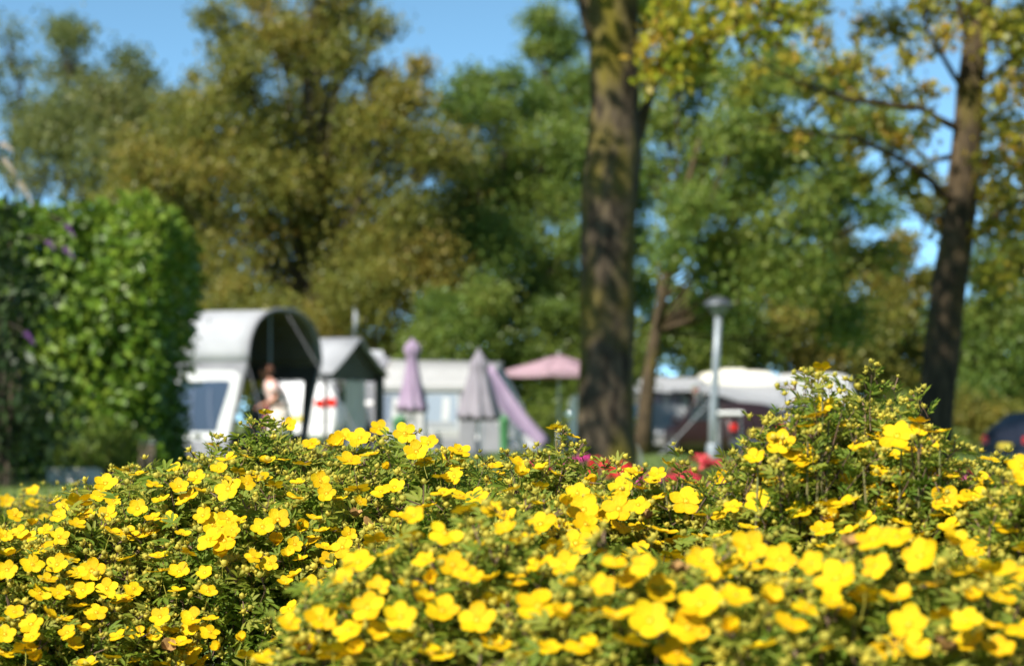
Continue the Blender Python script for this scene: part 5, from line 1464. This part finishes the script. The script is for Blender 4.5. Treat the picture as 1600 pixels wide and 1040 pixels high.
# ---- long shoots that stand above the shrubs
def tall_shoot(px, py, d, key, n=5, spread=.02):
    root, m = ROOT[key], MD[key]
    tip = P(px, py, d) - Vector((0, 0, .006))
    bx, by = tip.x + random.uniform(-.03, .03), tip.y + random.uniform(-.02, .03)
    base = Vector((bx, by, min(float(m.h(bx, by)) - .05, tip.z - .06)))
    pts = [base, base.lerp(tip, .5) + Vector((random.uniform(-.006, .006), 0, 0)), tip - Vector((0, 0, .035))]
    mb = MB(); mb.tube(pts, [.0016, .0012, .0009], 5)
    st_ = mb.build('stem', M['twig'], root, smooth=True, loc=(0, 0, 0)); st_.location = -root.location
    ins = []
    for k in range(n):
        t = 1 - (k // 2) * .22
        dd = Vector((random.uniform(-.75, .75), random.uniform(-.5, .5), 1)).normalized()
        T_ = TS[random.randrange(8)]; s = random.uniform(.7, .95)
        p = base.lerp(tip, t) - dd * float(T_[0][:, 2].max()) * s + Vector((random.uniform(-1, 1) * spread, random.uniform(-1, 1) * spread, 0)) * .8
        ins.append((T_, frame(dd, random.random() * 6), s, p, random.uniform(0, .25)))
    V, Fq, mi, rv = join(ins, root)
    tag(link('leafy_shoot', np_mesh('leafy_shoot', V, Fq, SM, mi, rv), root))
for a in [(415, 648, 2.5, 'A', 7, .03), (385, 668, 2.48, 'A', 8, .035), (362, 688, 2.47, 'A', 7, .03), (440, 672, 2.52, 'A', 7, .03), (470, 694, 2.5, 'A', 5, .03), (400, 700, 2.46, 'A', 8, .04), (430, 715, 2.46, 'A', 8, .04),
          (190, 722, 2.55, 'A', 4, .02), (165, 735, 2.5, 'A', 3, .02), (255, 728, 2.52, 'A', 5, .025), (275, 722, 2.55, 'A', 4, .02), (305, 738, 2.5, 'A', 4, .02), (330, 730, 2.5, 'A', 3, .02),
          (500, 700, 2.5, 'A', 3, .02), (560, 698, 2.55, 'A', 4, .02), (680, 704, 2.55, 'A', 4, .02), (720, 712, 2.5, 'A', 4, .02), (745, 706, 2.4, 'D', 4, .02), (780, 700, 2.3, 'D', 4, .02), (805, 692, 2.3, 'D', 3, .02),
          (858, 680, 2.2, 'D', 5, .025), (885, 672, 2.2, 'D', 5, .02), (830, 700, 2.2, 'D', 5, .025), (915, 700, 2.2, 'D', 4, .02), (945, 698, 2.15, 'D', 3, .015), (1000, 738, 2.1, 'D', 4, .02), (1050, 738, 2.1, 'D', 4, .02),
          (1285, 568, 1.95, 'E', 5, .016), (1270, 582, 1.94, 'E', 5, .018), (1262, 600, 1.94, 'E', 4, .015), (1348, 558, 2.0, 'E', 5, .014), (1340, 585, 2.0, 'E', 5, .018), (1362, 580, 2.0, 'E', 4, .016), (1355, 610, 1.98, 'E', 4, .02), (1405, 600, 1.97, 'E', 5, .016), (1425, 612, 1.97, 'E', 5, .016), (1395, 622, 1.96, 'E', 4, .015),
          (1228, 618, 1.95, 'E', 5, .018), (1212, 635, 1.93, 'E', 4, .016), (1195, 632, 1.93, 'E', 4, .012), (1305, 640, 2.0, 'E', 3, .02), (1180, 662, 1.95, 'E', 3, .02), (1160, 685, 1.95, 'E', 4, .02), (1135, 710, 1.95, 'E', 4, .02), (1175, 690, 1.95, 'E', 4, .02),
          (1380, 655, 2.0, 'E', 3, .02), (1455, 660, 1.95, 'E', 4, .02), (1512, 690, 1.95, 'E', 5, .02), (1530, 700, 1.95, 'E', 4, .02), (1490, 700, 1.9, 'E', 4, .02),
          (60, 772, 3.7, 'G', 4, .02), (20, 778, 3.7, 'G', 4, .02), (120, 785, 3.8, 'G', 3, .02), (90, 800, 3.6, 'G', 3, .02), (1575, 725, 1.7, 'H', 4, .02)]:
    tall_shoot(*a)

# ---- flowers
def flower(px, py, size, kind='f', rand=.35, sink=0.0, force=None, faded=False):
    ok, key, p, gap = hit(px, py)
    if force:
        q = P(px, py, force); g2 = q.z - float(MD['E'].h(q.x, q.y))
        if g2 > 0: ok, key, p, gap = False, 'E', q, g2
    root, m = ROOT[key], MD[key]
    R_ = size * p.y / F_PX / 2
    R_ = min(max(R_, .010), .0210) * .90
    to = (EYE - p).normalized()
    rv = Vector((random.uniform(-1, 1), random.uniform(-1, 1), random.uniform(-.6, .6))) * rand
    if kind == 's': n = (Vector((0, 0, 1)) + to * .16 + rv * 1.0).normalized()
    elif kind == 'b': n = (Vector((0, .35, .8)) + rv * .5).normalized()
    elif kind == 'r': n = (Vector((0, 0, .85)) + to * .25 + m.n(p.x, p.y) * .35 + SUN * .2 + rv * 1.6).normalized()
    else: n = (Vector((0, 0, .52)) + to * .74 + SUN * .25 + rv).normalized()
    if ok: p = p + to * .022 + Vector((0, 0, .020)) - to * sink
    else:
        # stands above the canopy: a thin stalk down into the shrub
        mb = MB(); bz = p.z - gap - .05
        e = p - n * R_ * 1.2
        mb.tube([Vector((p.x + random.uniform(-.015, .015), p.y + .01, bz)) - root.location, (p + Vector((0, 0, bz))).lerp(e, .5) * 0 + Vector((p.x, p.y, (bz + e.z) / 2)) - root.location, e - root.location], [.0013, .0011, .0009], 5)
        mb.build('stem', M['stalk'], root)
        dd = Vector((random.uniform(-.4, .4), 0, 1)).normalized()
        ins = [(TS[random.randrange(8)], frame(Vector((random.uniform(-.8, .8), random.uniform(-.5, .5), 1)).normalized(), random.random() * 6), random.uniform(.7, .95), Vector((p.x, p.y, p.z - .055 - .02 * q)), .1) for q in range(3)]
        V, Fq, mi, r_v = join(ins, root); link('leafy_shoot', np_mesh('leafy_shoot', V, Fq, SM, mi, r_v), root)
    f = link('flower', CEN[random.randrange(3)], root)
    f.matrix_local = Matrix.Translation(p - root.location) @ n.to_track_quat('Z', 'Y').to_matrix().to_4x4() @ Matrix.Rotation(random.random() * 6.28, 4, 'Z') @ Matrix.Scale(R_, 4)
    base = random.randrange(10)
    npet = 5 if random.random() > .04 else 4
    cup = random.choice((0, 0, .05, .12, -.08, .3 if kind == 'r' else .1))
    if faded: cup = .7
    elif random.random() < (.16 if kind == 'r' else .05): cup = random.uniform(.5, .95)
    for k in range(npet):
        pt = link('petal', (PETF if faded else PET)[(base + k * 3) % 10], f)
        pt.matrix_local = Matrix.Rotation(2 * PI * k / 5 + random.uniform(-.07, .07), 4, 'Z') @ Matrix.Rotation(-cup + random.uniform(-.12, .12), 4, 'Y') @ Matrix.Rotation(random.uniform(-.12, .12), 4, 'X') @ Matrix.Scale(random.uniform(.92, 1.06), 4)
    return key
FL = [(187,736,42,'s'),(272,733,32,'f'),(332,721,28,'s'),(452,664,28,'f'),(485,694,36,'s'),(415,645,30,'b'),(525,722,44,'f'),(537,712,40,'f'),(562,712,44,'f'),(592,695,36,'f'),(632,705,44,'f'),(670,717,36,'f'),(650,735,46,'f'),(442,747,28,'s'),
 (342,762,34,'f'),(307,776,36,'f'),(280,790,34,'f'),(165,785,44,'f'),(240,787,28,'s'),(357,795,52,'f'),(385,786,34,'f'),(465,785,30,'s'),(500,782,36,'f'),(510,802,36,'f'),(617,792,42,'f'),(562,815,28,'r'),(167,835,40,'f'),(177,812,30,'f'),
 (215,825,38,'f'),(262,840,34,'f'),(317,837,36,'f'),(355,842,36,'f'),(362,860,32,'f'),(410,855,44,'f'),(327,875,50,'f'),(502,861,32,'s'),(545,865,28,'f'),(647,847,42,'f'),(620,840,30,'r'),(535,887,40,'f'),(507,887,34,'r'),(460,882,32,'f'),
 (395,902,26,'f'),(420,912,34,'f'),(450,900,30,'r'),(607,910,48,'r'),(487,950,46,'f'),(447,942,28,'r'),(535,947,36,'f'),(592,960,32,'f'),(325,957,36,'f'),(320,927,32,'f'),(280,925,40,'f'),(277,955,30,'r'),(92,870,38,'f'),(50,915,42,'f'),(89,915,40,'f'),
 (11,924,38,'f'),(62,960,40,'f'),(90,960,40,'r'),(130,955,48,'f'),(167,952,40,'f'),(150,990,42,'f'),(100,1000,28,'r'),(105,1022,30,'f'),(50,1030,30,'f'),(250,997,40,'f'),(302,1000,46,'f'),(327,1020,36,'f'),(297,1015,34,'f'),(185,1027,26,'f'),(130,1020,34,'r'),
 (452,1017,34,'f'),(7,1025,40,'f'),(22,990,36,'r'),(208,952,38,'f'),(52,785,28,'f'),(50,805,26,'f'),(22,837,28,'f'),(100,820,30,'f'),(45,872,28,'f'),(10,800,26,'f'),(92,838,26,'f'),(88,812,26,'r'),(70,860,26,'f'),(30,865,26,'r'),(8,870,26,'f'),(120,850,24,'r'),
 (695,875,60,'f'),(707,927,56,'f'),(575,995,62,'f'),(640,960,46,'r'),(690,1000,66,'f'),(745,1015,70,'f'),(500,1012,60,'f'),(745,810,44,'f'),(767,757,44,'s'),(710,777,36,'f'),(780,742,44,'s'),(660,985,50,'r'),(735,945,46,'r'),(625,1010,60,'f'),(545,1030,60,'r'),(675,950,44,'f'),(790,870,44,'r'),(800,800,34,'s'),
 (1402,682,66,'f'),(1467,675,44,'s'),(1432,677,40,'r'),(1250,712,68,'f'),(1220,692,54,'f'),(1210,747,44,'f'),(1290,630,36,'f'),(1275,652,48,'s'),(1283,577,40,'b'),(1455,737,46,'f'),(1537,790,46,'r'),(1480,820,60,'f'),(1570,865,54,'s'),(1565,832,52,'s'),(1485,780,34,'s'),
 (1072,817,58,'f'),(1132,785,46,'f'),(1100,765,46,'s'),(1145,827,34,'f'),(1320,825,60,'s'),(1250,835,50,'s'),(890,765,50,'f'),(985,740,30,'f'),(1020,752,34,'s'),(902,805,46,'f'),(912,832,60,'f'),(845,855,56,'f'),(967,830,60,'f'),(900,885,62,'f'),(915,855,50,'f'),(882,927,54,'f'),
 (942,962,38,'f'),(1002,892,34,'f'),(1040,865,50,'s'),(960,930,50,'r'),(1005,930,40,'f'),(1095,922,54,'f'),(1170,900,66,'f'),(1220,920,60,'f'),(1365,890,66,'f'),(1440,917,72,'f'),(1370,932,56,'f'),(1525,900,56,'f'),(1580,947,66,'f'),(1285,865,46,'r'),(1095,995,90,'f'),(1015,1020,80,'f'),(1150,980,60,'r'),
 (840,995,84,'f'),(1510,1020,60,'f'),(1420,1025,70,'f'),(1565,985,50,'r'),(1300,990,40,'r'),(1140,1035,60,'f'),(1587,745,56,'f'),(1545,717,40,'s'),(1597,768,50,'f'),(1355,710,34,'r'),(1045,727,36,'r'),(895,682,26,'r'),(810,725,40,'s'),(868,668,36,'b'),(1075,1030,70,'f'),(1110,955,60,'r'),(880,1015,60,'r'),
 (1435,660,40,'b'),(1260,668,40,'s'),(1180,715,40,'f'),(1232,735,46,'r'),(1585,720,40,'s'),(1600,790,40,'r'),(1425,740,38,'r')]
spots = []
for (a, b, s, k) in FL:
    flower(a, b, s, k, force=1.86 if (1170 < a < 1480 and b < 716) else None); spots.append((a, b, s))
def skyline(px):
    xs = [0, 60, 130, 160, 190, 300, 350, 500, 700, 760, 830, 900, 960, 1100, 1150, 1200, 1300, 1420, 1480, 1600]
    ys = [785, 780, 800, 790, 745, 745, 720, 715, 705, 725, 705, 700, 745, 755, 720, 680, 650, 670, 690, 740]
    return np.interp(px, xs, ys)
want, tries = 230, 0
while want > 0 and tries < 20000:
    tries += 1
    a, b = random.uniform(-30, 1630), random.uniform(690, 1075)
    if b < skyline(a) + 12: continue
    if 355 < a < 440 and 935 < b < 1030: continue
    ok, key, p, gap = hit(a, b)
    if not ok: continue
    s = random.uniform(.030, .038) * F_PX / p.y
    dens = {'A': .42, 'B': .42, 'C': .5, 'D': .42, 'E': .45, 'F': .5, 'G': .75, 'H': .8}[key]
    if any((a - q[0]) ** 2 + (b - q[1]) ** 2 < (dens * (s + q[2]) * .5) ** 2 for q in spots): continue
    if random.random() > (.36 if key in 'AB' else .75): continue
    flower(a, b, s * random.choice((.6, .75, .9)), random.choice('rrrrssfb'), sink=random.choice((.0, .01, .022, .03)), faded=random.random() < .03)
    spots.append((a, b, s)); want -= 1

# ------------------------------------------------------------------ red, rose and pink flowers in the bed behind
def bed_plant(px, py, d, wpx, key, label, name='bed_flower', heads=6, spread=1.0):
    tip = P(px, py, d); o = Vector((tip.x, tip.y, 0)); w_ = wpx * d / F_PX / 2
    root = empty(name, o, 0, label, 'flower', 'red and pink flowers behind the yellow shrubs')
    hs = []
    for k in range(heads):
        a = k * 2.4; r = w_ * (k / heads) ** .5
        hs.append(Vector((r * math.cos(a), r * math.sin(a) * .7, tip.z - random.uniform(0, .03) - .25 * r)))
    for h in hs:
        mb = MB(); mb.tube([(h.x * .2, h.y * .2, -.02), (h.x * .6, h.y * .6, h.z * .55), h], [.004, .003, .002], 5); st_ = mb.build('stem', M['stalk'], root)
        mb = MB()
        for q in range(14):
            dv = Vector(ball(1)[0]); dv.z = abs(dv.z) * .8; c = h + dv * w_ * .42 + Vector((0, 0, .0)); nn = (dv + Vector((0, 0, .3))).normalized(); a_ = nn.orthogonal().normalized(); b_ = nn.cross(a_)
            for t in range(5):
                e0, e1, e2 = [(a_ * math.cos(2 * PI * (t + f) / 5) + b_ * math.sin(2 * PI * (t + f) / 5)) for f in (-.4, 0, .4)]
                rr = .011
                mb.add([c, c + e0 * rr * .8 + nn * .002, c + e1 * rr * 1.2 + nn * .004, c + e2 * rr * .8 + nn * .002], [(0, 1, 2, 3)])
        mb.build('flower_head', M[key], root)
    C = ball(420, .5) * np.array([w_ * 1.5, w_ * 1.3, tip.z * .47]) + np.array([0, 0, tip.z * .47])
    V, Fq, rv = leaf_cloud(C, .05, .8, normal=np.array([0, 0, 1.0]))
    tag(link('foliage', np_mesh('foliage', V, Fq, M['green'], rnd=rv), root), kind='stuff')
for a in [(935, 722, 7.0, 90, 'red', 'bright red flower clump in front of the big mossy trunk'), (988, 730, 7.2, 60, 'red', 'smaller red flower clump right of the bright red one'), (1100, 716, 7.5, 90, 'rose', 'dusky rose red flower clump at the foot of the lamp post'),
          (898, 708, 6.6, 40, 'magenta', 'small magenta flower left of the bright red clump'), (1014, 738, 6.9, 40, 'magenta', 'magenta flower below the smaller red clump'), (735, 762, 6.0, 40, 'rose', 'rose flower between the sharp left shrub and the middle shrub'),
          (1482, 730, 6.5, 60, 'rose', 'pinkish flower clump behind the right side of the tallest shrub'), (1535, 742, 6.8, 60, 'magenta', 'purplish pink flower at the right behind the shrubs'), (1070, 732, 7.4, 50, 'rose', 'second rose flower just left of the dusky rose clump'), (842, 716, 6.4, 30, 'rose', 'thin rose flower under the lilac cloth')]:
    bed_plant(*a)
def woolly(px, py, d, label):
    tip = P(px, py, d); o = Vector((tip.x, tip.y, 0)); root = empty('woolly_plant', o, 0, label, 'plant', 'whitish woolly spikes among the red flowers')
    mb = MB(); mb.tube([(0, 0, -.02), (.01, 0, tip.z * .5), (0, 0, tip.z)], [.003, .002, .001], 5); mb.build('stem', M['stalk'], root)
    mb = MB()
    for k in range(90):
        t = k / 90; q = k * 2.4; w2 = .25 + .75 * min(1, t * 1.6); c = Vector((.006 * w2 * math.cos(q) + .012 * math.sin(t * 3), .006 * w2 * math.sin(q), tip.z - .075 * t)); e = Vector((math.cos(q), math.sin(q), .7)) * .011 * w2; s = Vector((-math.sin(q), math.cos(q), 0)) * .003
        mb.add([c - s, c + s, c + e], [(0, 1, 2)])
    mb.build('spike', mat('woolly_spike', (.36, .38, .33), (.30, .32, .28), rough=.9), root)['kind'] = 'stuff'
woolly(995, 694, 6.6, 'whitish woolly spike right of the bright red clump'); woolly(1135, 748, 6.8, 'whitish woolly spike right of the dusky rose clump'); woolly(815, 700, 6.6, 'whitish woolly spike beneath the slanting lilac cloth')
